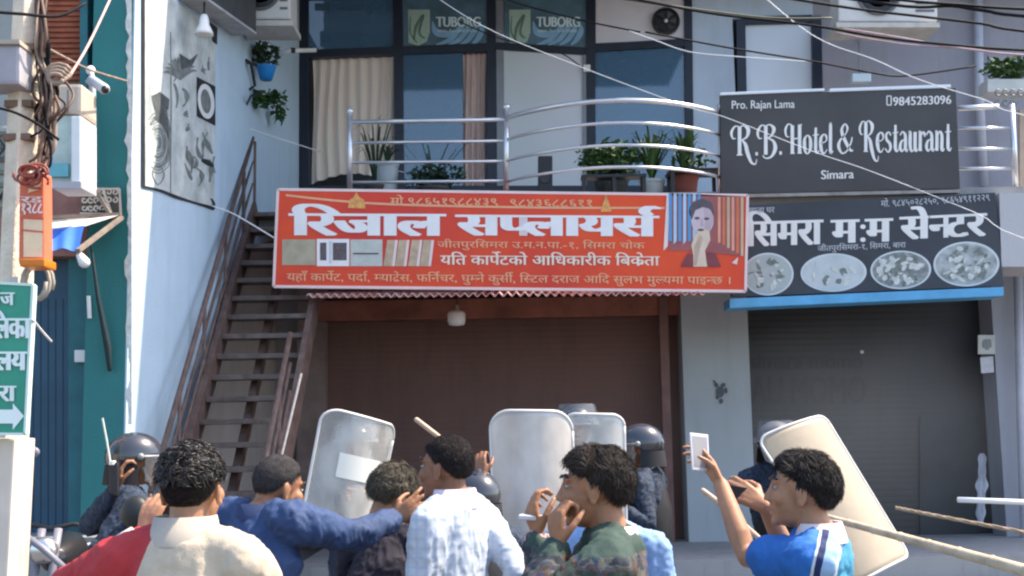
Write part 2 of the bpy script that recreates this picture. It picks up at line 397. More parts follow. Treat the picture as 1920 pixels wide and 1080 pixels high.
# brown rolling shutter with slats
m_shut = mat_wall('brown_shutter_paint', (.14, .073, .058, 1), (.085, .047, .04, 1), .7, .6)
def shutter(name, x0, x1, z0, z1, Y, mat, pitch=.075):
    mb = MB(); n = int((z1 - z0) / pitch); pr = []
    for i in range(n):
        z = z0 + i * pitch
        for dz, dy in ((0, 0), (.2, -.0014), (.5, -.0022), (.8, -.0014), (.95, 0)): pr.append((z + dz * pitch, Y + dy))
    pr.append((z1, Y)); vs = []
    for z, y in pr: vs += [(x0, y, z), (x1, y, z)]
    fs = [(2 * i, 2 * i + 1, 2 * i + 3, 2 * i + 2) for i in range(len(pr) - 1)]
    mb.add(vs, fs); mb.box((x0, Y + .004, z0), (x1, Y + .03, z1)); return obj(name, mb, mat, hotel, recalc=False)
sh1 = shutter('rolling_shutter', X(608, YS), X(1262, YS), .44, zf - .263, YS, m_shut)
shutter('rolling_shutter', X(1386, YS), X(1846, YS), .44, zf - .263, YS, mat_wall('charcoal_shutter_paint', (.024, .0245, .029, 1), (.014, .014, .017, 1), .8, .5))
obj('shutter_box', MB().box((X(600, 14.2), 14.05, P(960, 598, 14.2).z), (X(1268, 14.2) - .03, 14.3, P(960, 560, 14.2).z)), M('rust_red_paint', (.24, .085, .055, 1), .6, .3, 3), hotel, bevel=.02)
pp = MB(); bar(pp, (1243, 556), (1258, 1022), 17, 14.0, .09)
po = obj('post', pp, M('brown_red_post_paint', (.15, .075, .065, 1), .5, .25, 4), hotel, bevel=.01)
# faint lettering on the charcoal shutter and two bolts
lt = MB(); mp = ymap(YS - .011)
text(lt, mp, 'AU MOMO', 1408, 756, 72, .004, x1=1625, bold=.08)
text(lt, mp, 'simara momo', 1405, 690, 40, .004, x1=1618, bold=.08)
obj('lettering', lt, M('shutter_print', (.016, .0165, .02, 1), .6, .3, 3), hotel, recalc=False)
obj('bolt', MB().ell(P(1616, 660, YS - .03), .022), m_whitep, hotel, smooth=True)
# lower panel in darker blue on the right shutter
lp = MB(); quad(lp, rect(1725, 780, 1836, 1010), YS - .03, .012); obj('shutter_patch', lp, M('slate_paint', (.021, .028, .035, 1), .6, .2, 3), hotel)

# ------------------------------------------------------------------ glass front of the first floor
fr = MB(); D = .12
for a, b, wd in (((568, -14), (571, 354), 17), ((745, -14), (749, 354), 17), ((921, -14), (922, 354), 17), ((1107, -14), (1109, 354), 17), ((1290, -14), (1294, 354), 15)):
    bar(fr, a, b, wd, YW, D, .03)
for a, b, wd in (((560, 101), (914, 88), 15), ((930, 86), (1100, 96), 14), ((1116, 89), (1286, 79), 14), ((556, -10), (1300, -14), 12), ((562, 354), (1300, 354), 12)):
    bar(fr, a, b, wd, YW, D, .024)
gf = obj('window_frame', fr, m_navy, hotel)
gp = MB(); bar(gp, (937, 0), (939, 352), 14, YW, .08, .02); bar(gp, (1096, 96), (1098, 352), 9, YW, .08, .02)
obj('door_jamb', gp, M('grey_aluminium', (.22, .23, .25, 1), .4, .1, 5, metal=.3), hotel)
def pane(name, pts, mat, Y=YW + .02): mb = MB(); quad(mb, pts, Y, .008); return obj(name, mb, mat, gf)
pane('pane', [(577, 96), (738, 92), (738, -10), (577, -10)], m_glass)
pane('pane', [(577, 352), (740, 352), (738, 102), (577, 107)], m_clear)
pane('pane', [(757, 352), (868, 352), (868, 97), (755, 100)], m_glass); pane('pane', [(868.5, 352), (914, 352), (913, 96), (868.5, 97)], m_clear)
pane('pane', [(1117, 352), (1287, 352), (1284, 86), (1116, 96)], m_glass)
dr = MB(); quad(dr, [(944, 352), (1093, 352), (1092, 101), (944, 92)], YW + .0, .03)
fd = obj('frosted_door', dr, M('frosted_glass_panel', (.62, .62, .68, 1), .3, .1, .9, col2=(.54, .6, .6, 1)), hotel, bevel=.006)
lk = MB(); quad(lk, rect(1094, 121, 1107, 134), YW - .06, .03); obj('lock', lk, m_whitep, fd, bevel=.006)
# printed transom panels and the fan board
m_trans = M('blue_green_print', (.10, .2, .28, 1), .25, .3, 3, col2=(.06, .11, .13, 1), spec=.8)
def transom(x0, x1, yt, yb):
    mb = MB(); quad(mb, [(x0, yb[0]), (x1, yb[1]), (x1, yt), (x0, yt)], YW + .0, .012); t = obj('printed_transom', mb, m_trans, gf)
    mp = ymap(YW); k = (x1 - x0) / 157
    e = MB(); decal_poly(e, mp, [(x0 + 9 * k, 18), (x0 + 50 * k, 18), (x0 + 50 * k, 60), (x0 + 44 * k, 78), (x0 + 28 * k, 86), (x0 + 10 * k, 80)], .004)
    obj('emblem', e, M('pale_green_print', (.42, .55, .45, 1), .4, .4, 30, col2=(.3, .42, .36, 1)), t, recalc=False)
    e = MB(); decal_ribbon(e, mp, [(x0 + 20 * k, 75, 3), (x0 + 24 * k, 50, 6), (x0 + 38 * k, 28, 4), (x0 + 30 * k, 60, 5), (x0 + 40 * k, 72, 3)], .007); decal_ribbon(e, mp, [(x0 + 14 * k, 30, 2), (x0 + 13 * k, 60, 3), (x0 + 26 * k, 80, 2)], .007)
    obj('emblem', e, M('dark_green_print', (.12, .22, .17, 1), .4, .2, 9), t, recalc=False)
    e = MB()
    for i in range(4): decal_ribbon(e, mp, [(x0 + (62 + 22 * i) * k, 84, 3), (x0 + (88 + 17 * i) * k, 74, 9), (x0 + (108 + 13 * i) * k, 52 + 2 * i, 10), (x0 + (116 + 10 * i) * k, 46, 3)], .004 + i * .0004)
    decal_ribbon(e, mp, [(x0 + 55 * k, 40, 2), (x0 + 62 * k, 60, 12), (x0 + 85 * k, 64, 12), (x0 + 105 * k, 58, 3)], .006)
    obj('swoosh', e, M('light_blue_print', (.22, .4, .58, 1), .35, .15, 5), t, recalc=False)
    e = MB(); text(e, mp, 'TUBORG', x0 + 62 * k, 50, 27, .009, x1=x0 + 146 * k, bold=.12); text(e, mp, 'beer, fun and music', x0 + 64 * k, 60, 9, .009, x1=x0 + 140 * k)
    obj('lettering', e, M('pale_cyan_print', (.62, .78, .82, 1), .4, .1, 5), t, recalc=False)
transom(756, 913, -10, (92, 85)); transom(946, 1099, -10, (84, 90))
fb = MB(); quad(fb, [(1117, 81), (1283, 74), (1283, -10), (1117, -10)], YW + .0, .02); fo = obj('fan_board', fb, M('white_board', (.62, .6, .64, 1), .5, .06, 2), gf)
fc = P(1248, 41, YW - .02); k = mpx(YW)
fan = obj('exhaust_fan', MB().lathe(fc, [(27 * k, -.01), (27 * k, .05), (24 * k, .05), (23 * k, .01), (2 * k, .01)], 32, (0, -1, 0)), m_dark, fo, smooth=False)
bl = MB()
for i in range(6):
    a = i * math.pi / 3
    bl.add([fc + V((math.cos(a) * .03, -.03, math.sin(a) * .03)), fc + V((math.cos(a - .3) * .14, -.025, math.sin(a - .3) * .14)), fc + V((math.cos(a + .35) * .15, -.045, math.sin(a + .35) * .15))], [(0, 1, 2)])
obj('fan_blade', bl, M('dark_grey_metal', (.035, .035, .04, 1), .4, .2, 8), fan, recalc=False)
obj('hub', MB().ell(fc + V((0, -.045, 0)), .026), m_whitep, fan, smooth=True)
# interior: back room, ceiling and curtains
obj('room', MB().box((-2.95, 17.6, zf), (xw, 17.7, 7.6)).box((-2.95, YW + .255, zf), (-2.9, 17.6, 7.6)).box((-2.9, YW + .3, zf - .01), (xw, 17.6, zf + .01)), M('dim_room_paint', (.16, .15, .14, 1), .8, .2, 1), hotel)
def curtain(x0, x1, y0, y1, mat, n=9, bulge=.035, hem=0):
    vs = []; fs = []; N = 90; K = 14
    for j in range(K + 1):
        v = j / K
        for i in range(N + 1):
            u = i / N; px = x0 + (x1 - x0) * (u + .015 * math.sin(v * 5 + u * 9)); py = y0 + (y1 - y0) * v - hem * abs(math.sin(u * 3.2)) * v * v
            p = P(px, py, YW + .09); p.y += bulge * math.sin(u * n * 6.283 + 1.2 * math.sin(v * 2)) * (.5 + .5 * v); vs.append(p)
    for j in range(K):
        for i in range(N): a = j * (N + 1) + i; fs.append((a, a + 1, a + N + 2, a + N + 1))
    o = obj('curtain', MB().add(vs, fs), mat, hotel, smooth=True, recalc=False); return o
m_cur = M('beige_curtain', (.9, .72, .62, 1), .85, .1, 2, col2=(.88, .78, .66, 1), stretch=(6, 6, .6)); m_cur2 = M('pink_beige_curtain', (.66, .5, .45, 1), .85, .2, 3, stretch=(8, 8, .5))
curtain(586, 742, 104, 345, m_cur, 8, .035, 20); curtain(868, 912, 98, 352, m_cur2, 4, .04)
ub = MB(); quad(ub, rect(600, 58, 738, 86), YW + .3, .05); quad(ub, rect(590, 6, 738, 18), YW + .3, .05)
obj('pelmet', ub, M('cream_pelmet', (.4, .4, .36, 1), .7, .1, 3), hotel)

# window in the right-hand wall
f2 = MB(); bar(f2, (1389, 36), (1392, 190), 17, YW, .2, .03); bar(f2, (1531, 30), (1534, 190), 18, YW, .2, .03); bar(f2, (1398, 38), (1523, 34), 13, YW, .2, .026)
w2 = obj('window_frame', f2, m_navy, hotel)
mb = MB(); quad(mb, [(1398, 190), (1525, 190), (1523, 44), (1398, 47)], YW + .04, .02); obj('pane', mb, M('white_film_glass', (.62, .69, .77, 1), .2, .04, 1, spec=.6), w2)

# ------------------------------------------------------------------ boards
def board(name, px4, Y, mat, label, cat, d=.06, frame=None):
    c = P(sum(p[0] for p in px4) / 4, sum(p[1] for p in px4) / 4, Y); c.z = min(P(*p, Y).z for p in px4)
    t = thing(name, c, label, cat); mb = MB(); quad(mb, px4, Y, d); obj('panel', mb, mat, t)
    if frame:
        f = MB(); ring = list(px4) + [px4[0]]
        for a, b in zip(ring, ring[1:]): bar(f, a, b, frame[0], Y, d + .012, .006)
        obj('frame', f, frame[1], t)
    return t
# red suppliers' banner
ban = board('shop_banner', [(513, 537), (1398, 546), (1402, 366), (521, 355)], YB, m_red, 'long red shop banner with white lettering hung across the balcony edge', 'banner', .05, (5, m_pinkw))
mp = ymap(YB); sl = 10 / 880
t = MB(); yb0 = lambda x: (x - 513) * sl
text(t, mp, 'िरजाल', 548, 441, 66, .006, x1=828, slope=.004, bold=.14); text(t, mp, 'सप~लायर्स'.replace('र्स', 'स^'), 860, 441, 62, .006, x1=1228, slope=.006, bold=.14)
obj('lettering', t, m_white, ban, recalc=False)
t = MB(); text(t, mp, 'यित कापे^टको आिधकारीक िबक_ेता', 826, 496, 27, .006, x1=1236, slope=.004, bold=.06)
obj('lettering', t, M('cream_print', (.8, .72, .6, 1), .5, .05, 4), ban, recalc=False)
t = MB(); text(t, mp, 'मो ९८६५१९८८४३९', 732, 384, 21, .006, x1=934, slope=.006, bold=.06); text(t, mp, '९८४३६८८६११', 955, 387, 21, .006, x1=1113, slope=.006, bold=.06)
text(t, mp, 'जीतपुरिसमरा उ.म.न.पा.-१, िसमरा चोक', 820, 464, 18, .006, x1=1208, slope=.006, bold=.04)
text(t, mp, 'यहाँ कापे^ट, पदा^, म~याट_ेस, फिन^चर, घुम~ने कुसी^, िस~टल दराज आिद सुलभ मुल~यमा पाइन~छ ।', 538, 526, 21, .006, x1=1372, slope=.008, bold=.05)
obj('lettering', t, m_yel, ban, recalc=False)
t = MB(); decal_ribbon(t, mp, [(536, 366, 4), (640, 377, 4), (760, 384, 4), (1000, 389, 4), (1246, 390, 4)], .005)
obj('rule', t, m_yel, ban, recalc=False)
t = MB(); decal_poly(t, mp, [(652, 390), (656, 374), (663, 370), (668, 360), (674, 370), (682, 374), (686, 391)], .009); decal_poly(t, mp, [(1126, 397), (1131, 380), (1136, 364), (1142, 380), (1147, 397)], .009)
obj('ornament', t, M('gold_print', (.7, .33, .1, 1), .5, .25, 30), ban, recalc=False)
# product pictures on the banner
def patch(par, mp, pts, mat, off, name='picture'): q = MB(); decal_poly(q, mp, pts, off); return obj(name, q, mat, par, recalc=False)
patch(ban, mp, rect(529, 449, 592, 497), M('beige_swatch_print', (.36, .3, .2, 1), .6, .25, 8, col2=(.45, .4, .3, 1)), .006)
patch(ban, mp, rect(594, 448, 655, 499), m_white, .006); patch(ban, mp, rect(600, 455, 612, 488), M('brown_swatch_print', (.12, .09, .1, 1), .6, .3, 30), .009); patch(ban, mp, rect(624, 455, 650, 488), M('brown_swatch_print', None), .009)
patch(ban, mp, rect(617, 452, 622, 494), M('pale_swatch_print', (.6, .6, .62, 1), .6, .1, 9), .009)
patch(ban, mp, rect(657, 449, 717, 499), M('grey_green_swatch_print', (.5, .52, .48, 1), .6, .1, 9), .006); patch(ban, mp, rect(662, 474, 710, 477), M('brown_swatch_print', None), .009)
for i, x in enumerate((722, 744, 768, 790)):
    patch(ban, mp, [(x - 3, 499), (x + 18, 499), (x + 24, 450), (x + 4, 450)], M('carpet_roll_print', (.5, .38, .26, 1), .6, .2, 12), .006)
    patch(ban, mp, [(x + 13, 499), (x + 18, 499), (x + 24, 450), (x + 19, 450)], m_pinkw, .008)
# curtain picture with a woman's face
patch(ban, mp, [(1254, 470), (1300, 470), (1392, 480), (1396, 368), (1254, 362)], M('mauve_print', (.34, .1, .1, 1), .5, .15, 3), .006)
for i in range(7):
    x = 1254 + i * 9; patch(ban, mp, [(x, 452 + (i % 2) * 6 - (10 if i > 4 else 0)), (x + 5.5, 452), (x + 5.5, 363), (x, 363)], M(('sky_blue_print', 'pale_blue_print')[i % 2], ((.07, .3, .58, 1), (.4, .6, .75, 1))[i % 2], .5, .1, 5), .009)
for i in range(6):
    x = 1346 + i * 8.6; patch(ban, mp, [(x, 455 + i * 5), (x + 5, 455 + i * 5), (x + 5, 369), (x, 369)], M(('peach_print', 'orange_print', 'straw_print')[i % 3], ((.75, .33, .22, 1), (.66, .17, .07, 1), (.6, .42, .25, 1))[i % 3], .5, .1, 5), .009)
patch(ban, mp, ellipse(1315, 396, 23, 20), M('charcoal_print', (.1, .085, .1, 1), .6, .2, 5), .009)
patch(ban, mp, ellipse(1317, 413, 21, 27), M('pale_skin_print', (.62, .5, .54, 1), .6, .1, 5), .011)
patch(ban, mp, [(1296, 460), (1303, 440), (1316, 428), (1330, 432), (1332, 450), (1322, 470), (1326, 500), (1300, 500), (1300, 478)], M('ivory_print', (.68, .54, .42, 1), .6, .1, 5), .013)
patch(ban, mp, ellipse(1307, 409, 5, 2.5), M('charcoal_print', None), .0135); patch(ban, mp, ellipse(1325, 410, 5, 2.5), M('charcoal_print', None), .0135); patch(ban, mp, ellipse(1314, 431, 6, 2.2), M('brown_swatch_print', None), .0145)
patch(ban, mp, [(1318, 386), (1334, 396), (1338, 414), (1330, 434), (1320, 440), (1322, 412)], M('lilac_skin_print', (.5, .38, .42, 1), .6, .1, 5), .0122)
patch(ban, mp, [(1316, 408), (1320, 424), (1312, 425)], M('lilac_skin_print', (.5, .38, .42, 1), .6), .0128); patch(ban, mp, [(1293, 392), (1300, 378), (1318, 372), (1334, 380), (1340, 400), (1332, 392), (1318, 388), (1304, 394), (1297, 412)], M('charcoal_print', (.1, .085, .1, 1), .6), .0131)
patch(ban, mp, [(1302, 462), (1312, 440), (1318, 446), (1312, 468), (1306, 498), (1301, 498)], M('ivory_shade_print', (.5, .36, .27, 1), .6), .0142); patch(ban, mp, [(1276, 500), (1290, 474), (1300, 478), (1302, 500)], M('wine_print', (.22, .05, .06, 1), .6), .0115); patch(ban, mp, [(1326, 500), (1324, 472), (1342, 476), (1352, 500)], M('wine_print', (.22, .05, .06, 1), .6), .0117)
patch(ban, mp, [(1244, 470), (1252, 462), (1256, 366), (1250, 366)], m_pinkw, .007); patch(ban, mp, [(1372, 493), (1384, 482), (1382, 496)], m_pinkw, .0095)
# supports behind the banner
# corrugated awning sheet under it
aw = MB(); N = 260; x0, x1 = X(575, 11.88), X(1312, 11.88); zA, zC = P(960, 547, 11.88).z, P(960, 560, 14.3).z
vs = []
for i in range(N + 1):
    u = i / N; z = .02 * math.sin(u * 2 * math.pi * 46); dz = -u * .045
    for dd in (0, -.012): vs += [(x0 + (x1 - x0) * u, 11.88, zA + z + dz + dd), (x0 + (x1 - x0) * u, 14.3, zC + z + dd + .12)]
fs = []
for i in range(N):
    a = i * 4; b = a + 4; fs += [(a, b, b + 1, a + 1), (a + 2, a + 3, b + 3, b + 2), (a, a + 2, b + 2, b)]
tag(obj('awning_sheet', MB().add(vs, fs), M('red_painted_tin', (.5, .16, .14, 1), .45, .15, 3, col2=(.62, .42, .4, 1)), None, smooth=True), 'corrugated tin awning with wavy pale red edge under the red banner', 'awning')

# black hotel board
m_rb = M('black_board_print', (.05, .046, .046, 1), .4, .3, .8)
rb = board('hotel_sign', [(1352, 363), (1800, 353), (1792, 165), (1351, 179)], 12.3, m_rb, 'black hotel signboard with ornate white lettering above the railing', 'sign', .07)
mp = ymap(12.3); t = MB(); s_ = -14 / 440
ornate(t, mp, 'R.B.', 1374, 292, 56, 1468, .006, s_); ornate(t, mp, 'Hotel', 1474, 289, 56, 1562, .006, s_); ornate(t, mp, '&', 1571, 284, 52, 1602, .006, s_); ornate(t, mp, 'Restaurant', 1614, 285, 58, 1784, .006, s_ * .5)
text(t, mp, 'Simara', 1539, 336, 24, .006, x1=1601, slope=s_, bold=.06)
text(t, mp, '9845283096', 1674, 198, 23, .006, x1=1784, slope=s_, bold=.06)
text(t, mp, 'Pro. Rajan Lama', 1371, 204, 22, .006, x1=1490, slope=s_ * .5, bold=.04)
for a, b in (((1663, 180), (1663, 197)), ((1671, 180), (1671, 197)), ((1663, 180), (1671, 180)), ((1663, 197), (1671, 197))): decal_ribbon(t, mp, [(*a, 2), (*b, 2)], .006)
obj('lettering', t, M('white_board_print', (.78, .77, .74, 1), .5, .06, 5), rb, recalc=False)
f = MB(); bar(f, (1350, 176), (1546, 168), 5, 12.3, .09, .02); bar(f, (1556, 169), (1783, 161), 6, 12.3, .09, .02)
obj('tube_light', f, M('cool_white_tube', (.7, .76, .82, 1), .3, .04, 4), rb, bevel=.006)
f = MB(); bar(f, (1352, 368), (1800, 358), 6, 12.3, .09, .0); obj('bottom_rail', f, M('weathered_grey_wood', (.26, .25, .24, 1), .7, .25, 9), rb)

# momo centre board
mo = board('momo_shop_sign', [(1372, 557), (1882, 536), (1866, 361), (1378, 385)], 12.3, M('blue_black_print', (.037, .042, .055, 1), .4, .3, .9), 'black momo shop signboard with four oval food pictures and white script', 'sign', .07)
mp = ymap(12.3); s_ = -24 / 500; t = MB()
text(t, mp, 'िसमरा', 1399, 462, 74, .006, x1=1540, slope=-.03, bold=.12); text(t, mp, 'म', 1561, 456, 70, .006, x1=1607, slope=-.03, bold=.12); text(t, mp, ':', 1610, 453, 70, .006, x1=1626, bold=.04); text(t, mp, 'म', 1625, 454, 70, .006, x1=1670, slope=-.03, bold=.12); text(t, mp, 'सेन~टर', 1690, 449, 68, .006, x1=1846, slope=-.045, bold=.12)
obj('lettering', t, M('white_board_print', None), mo, recalc=False)
t = MB(); text(t, mp, 'जीतपुरिसमरा-१, िसमरा, बारा', 1533, 471, 15, .006, x1=1698, slope=-.045, bold=.04); text(t, mp, 'मो. ९८४५०२८२५०, ९८६५४९११२२९', 1652, 388, 18, .006, x1=1856, slope=-.06, bold=.05); text(t, mp, 'खाजा घर', 1402, 400, 16, .006, x1=1452, slope=-.03, bold=.04)
obj('lettering', t, M('grey_board_print', (.5, .52, .55, 1), .5, .06, 5), mo, recalc=False)
m_food = [M('food_picture_print_a', (.42, .47, .45, 1), .5, .25, 14, col2=(.36, .42, .42, 1)), M('food_picture_print_b', (.5, .55, .56, 1), .5, .1, 6), M('food_picture_print_c', (.4, .42, .42, 1), .5, .4, 16, col2=(.14, .16, .16, 1)), M('food_picture_print_d', (.5, .53, .53, 1), .5, .4, 9, col2=(.2, .23, .22, 1))]
for i, (cx, cy, rx, ry) in enumerate(((1440, 514, 48, 40), (1563, 511, 62, 36), (1689, 506, 57, 36), (1812, 495, 62, 42))):
    q = MB(); decal_poly(q, mp, ellipse(cx, cy, rx, ry, 40, -.03), .005); e = obj('oval_picture', q, M('pale_rim_print', (.6, .66, .68, 1), .5, .06, 6), mo, recalc=False)
    q = MB(); decal_poly(q, mp, ellipse(cx, cy, rx * .93, ry * .92, 40, -.03), .008); obj('food', q, m_food[i], e, recalc=False)
    random.seed(30 + i)
    for mt_, n_b, o_ in ((M('food_shadow_print', (.17, .2, .18, 1), .6, .3, 20), (14, 4, 34, 24)[i], .010), (M('food_light_print', (.58, .6, .57, 1), .6, .2, 20), (10, 6, 30, 18)[i], .0125)):
        q = MB()
        for k in range(n_b):
            a, r_ = random.random() * 6.28, random.random() ** .5 * .8; z_ = random.random() * 3; ra, rb_ = random.uniform(2.5, 11), random.uniform(1.5, 6)
            decal_poly(q, mp, [(x_ + random.uniform(-1.2, 1.2), y_ + random.uniform(-1.2, 1.2)) for x_, y_ in ellipse(cx + rx * r_ * math.cos(a) * .9, cy + ry * r_ * math.sin(a) * .9, ra, rb_, 9, z_)], o_ + k * .00006)
        obj('food', q, mt_, e, recalc=False)
f = MB(); quad(f, [(1368, 578), (1882, 555), (1882, 538), (1368, 560)], 12.22, .35); obj('fascia', f, M('light_blue_fascia_paint', (.1, .36, .62, 1), .45, .12, 5), mo, bevel=.008)

# concrete beam end right of the boards
tag(obj('beam_end', MB().prism([P(1878, 500, 12.3), P(1990, 500, 12.3), P(1990, 362, 12.3), P(1874, 362, 12.3)], (0, .8, 0)), mat_wall('light_grey_render', (.5, .49, .5, 1), (.33, .32, .33, 1), .5)), 'light grey plastered block jutting out right of the momo sign', 'beam')
# downpipes
pm = M('grey_pvc_pipe', (.45, .47, .54, 1), .4, .1, 4)
tag(obj('drain_pipe', MB().tube([P(1834, -20, YW - .1), P(1836, 170, YW - .1), P(1845, 350, YW - .1)], .058, 14), pm, None, smooth=True), 'pale grey drain pipe running down the upper wall behind the railing', 'pipe')
tag(obj('drain_pipe', MB().tube([P(1908, 508, 13.8), P(1914, 760, 13.8), P(1922, 1040, 13.8)], .05, 14), M('mauve_grey_pipe', (.5, .5, .56, 1), .4, .1, 4), None, smooth=True), 'pale drain pipe on the right pier below the grey block', 'pipe')

# ------------------------------------------------------------------ railings
m_steelb = M('bright_steel', (.66, .67, .7, 1), .3, .05, 4, metal=.7)
rl = thing('balcony_railing', (0, YR, zf), 'shiny steel balcony railing with a curved bay above the red banner', 'railing')
def post(px, yt, yb, Y, r=.03, par=rl):
    o = obj('post', MB().limb([P(px, yb, Y), P(px, yt, Y)], [r, r], 14, cap=False), m_steelb, par, smooth=True)
    obj('finial', MB().ell(P(px, yt - 5, Y), .04), m_steelb, o, smooth=True)
post(656, 214, 356, YR); post(949, 206, 356, YR); post(1351, 205, 362, YR, .026)
def rails(curve, r, name='rail', par=rl): return obj(name, MB().tube(curve, r, 10), m_steelb, par, smooth=True)
for i, (ya, yb) in enumerate(((229, 224), (268, 264), (305, 302), (342, 339))): rails([P(656, ya, YR), P(800, (ya + yb) / 2, YR), P(949, yb, YR)], .024 if i == 0 else .017)
def bow(ys, r):
    # bay that bulges towards the street between the two posts
    z0, z1 = P(949, ys, YR), P(1351, ys - 8, YR); pts = []
    for k in range(25):
        u = k / 24; p = z0.lerp(z1, u); p.y -= .62 * math.sin(math.pi * u) ** .8; pts.append(p)
    rails(pts, r)
for i, y in enumerate((222, 262, 302, 341)): bow(y, .026 if i == 0 else .017)
rr = thing('balcony_railing', P(1850, 352, YR + .1), 'short steel railing with four bars right of the hotel sign', 'railing')
rails([P(1797, 203, YR + .1), P(1872, 200, YR + .1)], .03, par=rr)
for y in (240, 279, 316): rails([P(1797, y, YR + .1), P(1896, y, YR + .1)], .017, par=rr)
obj('post', MB().tube([P(1905, 356, YR + .1), P(1897, 196, YR + .1)], .03, 12), m_steelb, rr, smooth=True)

# ------------------------------------------------------------------ side wall with the mural, on the left of the stair
A, B = V((-3.225, 9.8, 0)), V((X(561, YW) , YW, 0)); dirw = (B - A).normalized(); nw = V((dirw.y, -dirw.x, 0)); 
sw = thing('side_wall', (-3.2, 11, 0), 'whitewashed side wall with black and white drawings beside the iron stair', 'wall')
wm = MB().prism([A, B, B + V((0, 0, 9.2)), A + V((0, 0, 9.2))], -nw * .22); obj('plaster', wm, m_sidewall, sw)
mw = planemap(A, nw)
mural = MB(); decal_poly(mural, mw, [(272, 352), (330, 368), (402, 392), (404, 60), (272, -40)], .006)
mu = obj('mural', mural, M('mural_ground_paint', (.6, .64, .64, 1), .7, .14, 4.5, col2=(.33, .38, .38, 1)), sw, recalc=False)
t = MB(); decal_ribbon(t, mw, [(269, -40, 6), (269, 150, 6), (269, 351, 7)], .010, False); decal_ribbon(t, mw, [(268, 350, 5), (300, 357, 5), (330, 369, 6), (365, 380, 4), (402, 391, 7)], .011)
decal_poly(t, mw, [(369, 144), (404, 162), (404, 236), (369, 218)], .010); decal_poly(t, mw, [(392, 40), (408, 52), (407, 84), (399, 78)], .010)
for p_ in ([(378, 300, 5), (388, 304, 10), (400, 312, 5)], [(396, 372, 3), (401, 382, 5), (400, 392, 6)]): decal_ribbon(t, mw, p_, .0104)
obj('black_paint', t, M('black_mural_paint', (.02, .022, .028, 1), .6, .3, 9), mu, recalc=False)
t = MB(); decal_poly(t, mw, ellipse(386.5, 190, 15.5, 33, 32, -.12), .013); obj('white_oval', t, M('white_mural_paint', (.66, .68, .69, 1), .6, .06, 9), mu, recalc=False)
t = MB(); random.seed(5)
decal_poly(t, mw, ellipse(386, 190, 9, 23, 24, -.12), .0145)
for k in range(20):       # loose brush drawing: leaves and curls without any known subject
    cx, cy = random.uniform(326, 398), random.uniform(90, 350); cy = min(cy, 300 + (cx - 280) * .3)
    if abs(cx - 386) < 24 and abs(cy - 190) < 52: continue
    a = random.uniform(-.7, .7); l = random.uniform(8, 26); b = random.uniform(-.9, .9)
    decal_ribbon(t, mw, [(cx + math.sin(a + b * q) * l * .6 * q, cy + math.cos(a + b * q) * l * q, random.uniform(3, 11) * (1 - abs(q) * .6)) for q in (-1, -.5, 0, .5, 1)], .0075 + k * .00006)
for k in range(9):        # big swirl in the left column
    r_ = 8 + k * 5.2; decal_ribbon(t, mw, [(296 + r_ * .55 * math.cos(q), 268 + r_ * 1.15 * math.sin(q), 1.8 + 3 * (k % 3 == 0)) for q in [(-2.3 + .42 * i + .2 * (k % 2)) for i in range(11)] if 296 + r_ * .55 * math.cos(q) > 275 and 296 + r_ * .55 * math.cos(q) < 319], .0079 + k * .00007)
decal_ribbon(t, mw, [(320, 60, 1.6), (321, 200, 2.2), (320, 364, 1.6)], .0087); decal_ribbon(t, mw, [(296, 306, 2), (286, 325, 2.5), (296, 346, 2), (308, 328, 2.5), (298, 306, 1.5)], .0088)
for k in range(12):       # fan of palm leaves
    a = -2.7 + k * .2; decal_ribbon(t, mw, [(338, 150, 1), (338 + 22 * math.cos(a), 150 + 34 * math.sin(a), 6), (338 + 36 * math.cos(a), 150 + 52 * math.sin(a) + 8, .8)], .0089 + k * .00006)
obj('brush_drawing', t, M('grey_mural_paint', (.16, .18, .18, 1), .7, .4, 14), mu, recalc=False)
t = MB()
for k in range(16):
    a = k * .2; decal_ribbon(t, mw, [(318 - k * .3, 262 - k * 4, 1.6), (305 - k * 1.1, 235 - k * 3.4, 2.6), (288 + k * .5, 222 - k * .5, 1.4)], .0085 + k * .00006)
decal_poly(t, mw, [(284, 180), (300, 172), (318, 186), (316, 206), (302, 198), (290, 206)], .0096); decal_poly(t, mw, [(336, 100), (356, 112), (372, 100), (360, 124), (340, 130)], .0096)
obj('brush_drawing', t, M('dark_grey_mural_paint', (.08, .09, .095, 1), .7, .4, 14), mu, recalc=False)
# rough plastered left edge
random.seed(3); t = MB(); L_ = []
for k in range(60): y = -30 + k * 14; L_.append((238 + random.uniform(-4, 4) - 2 * math.sin(k * .7), y))
t.add([p for x, y in L_ for p in (P(x, y, 9.775), P(247, y, 9.775))], [(2 * i, 2 * i + 2, 2 * i + 3, 2 * i + 1) for i in range(59)]); obj('plaster_edge', t, M('ragged_cream_plaster', (.6, .6, .56, 1), .85, .25, 12, .3), sw, recalc=False)
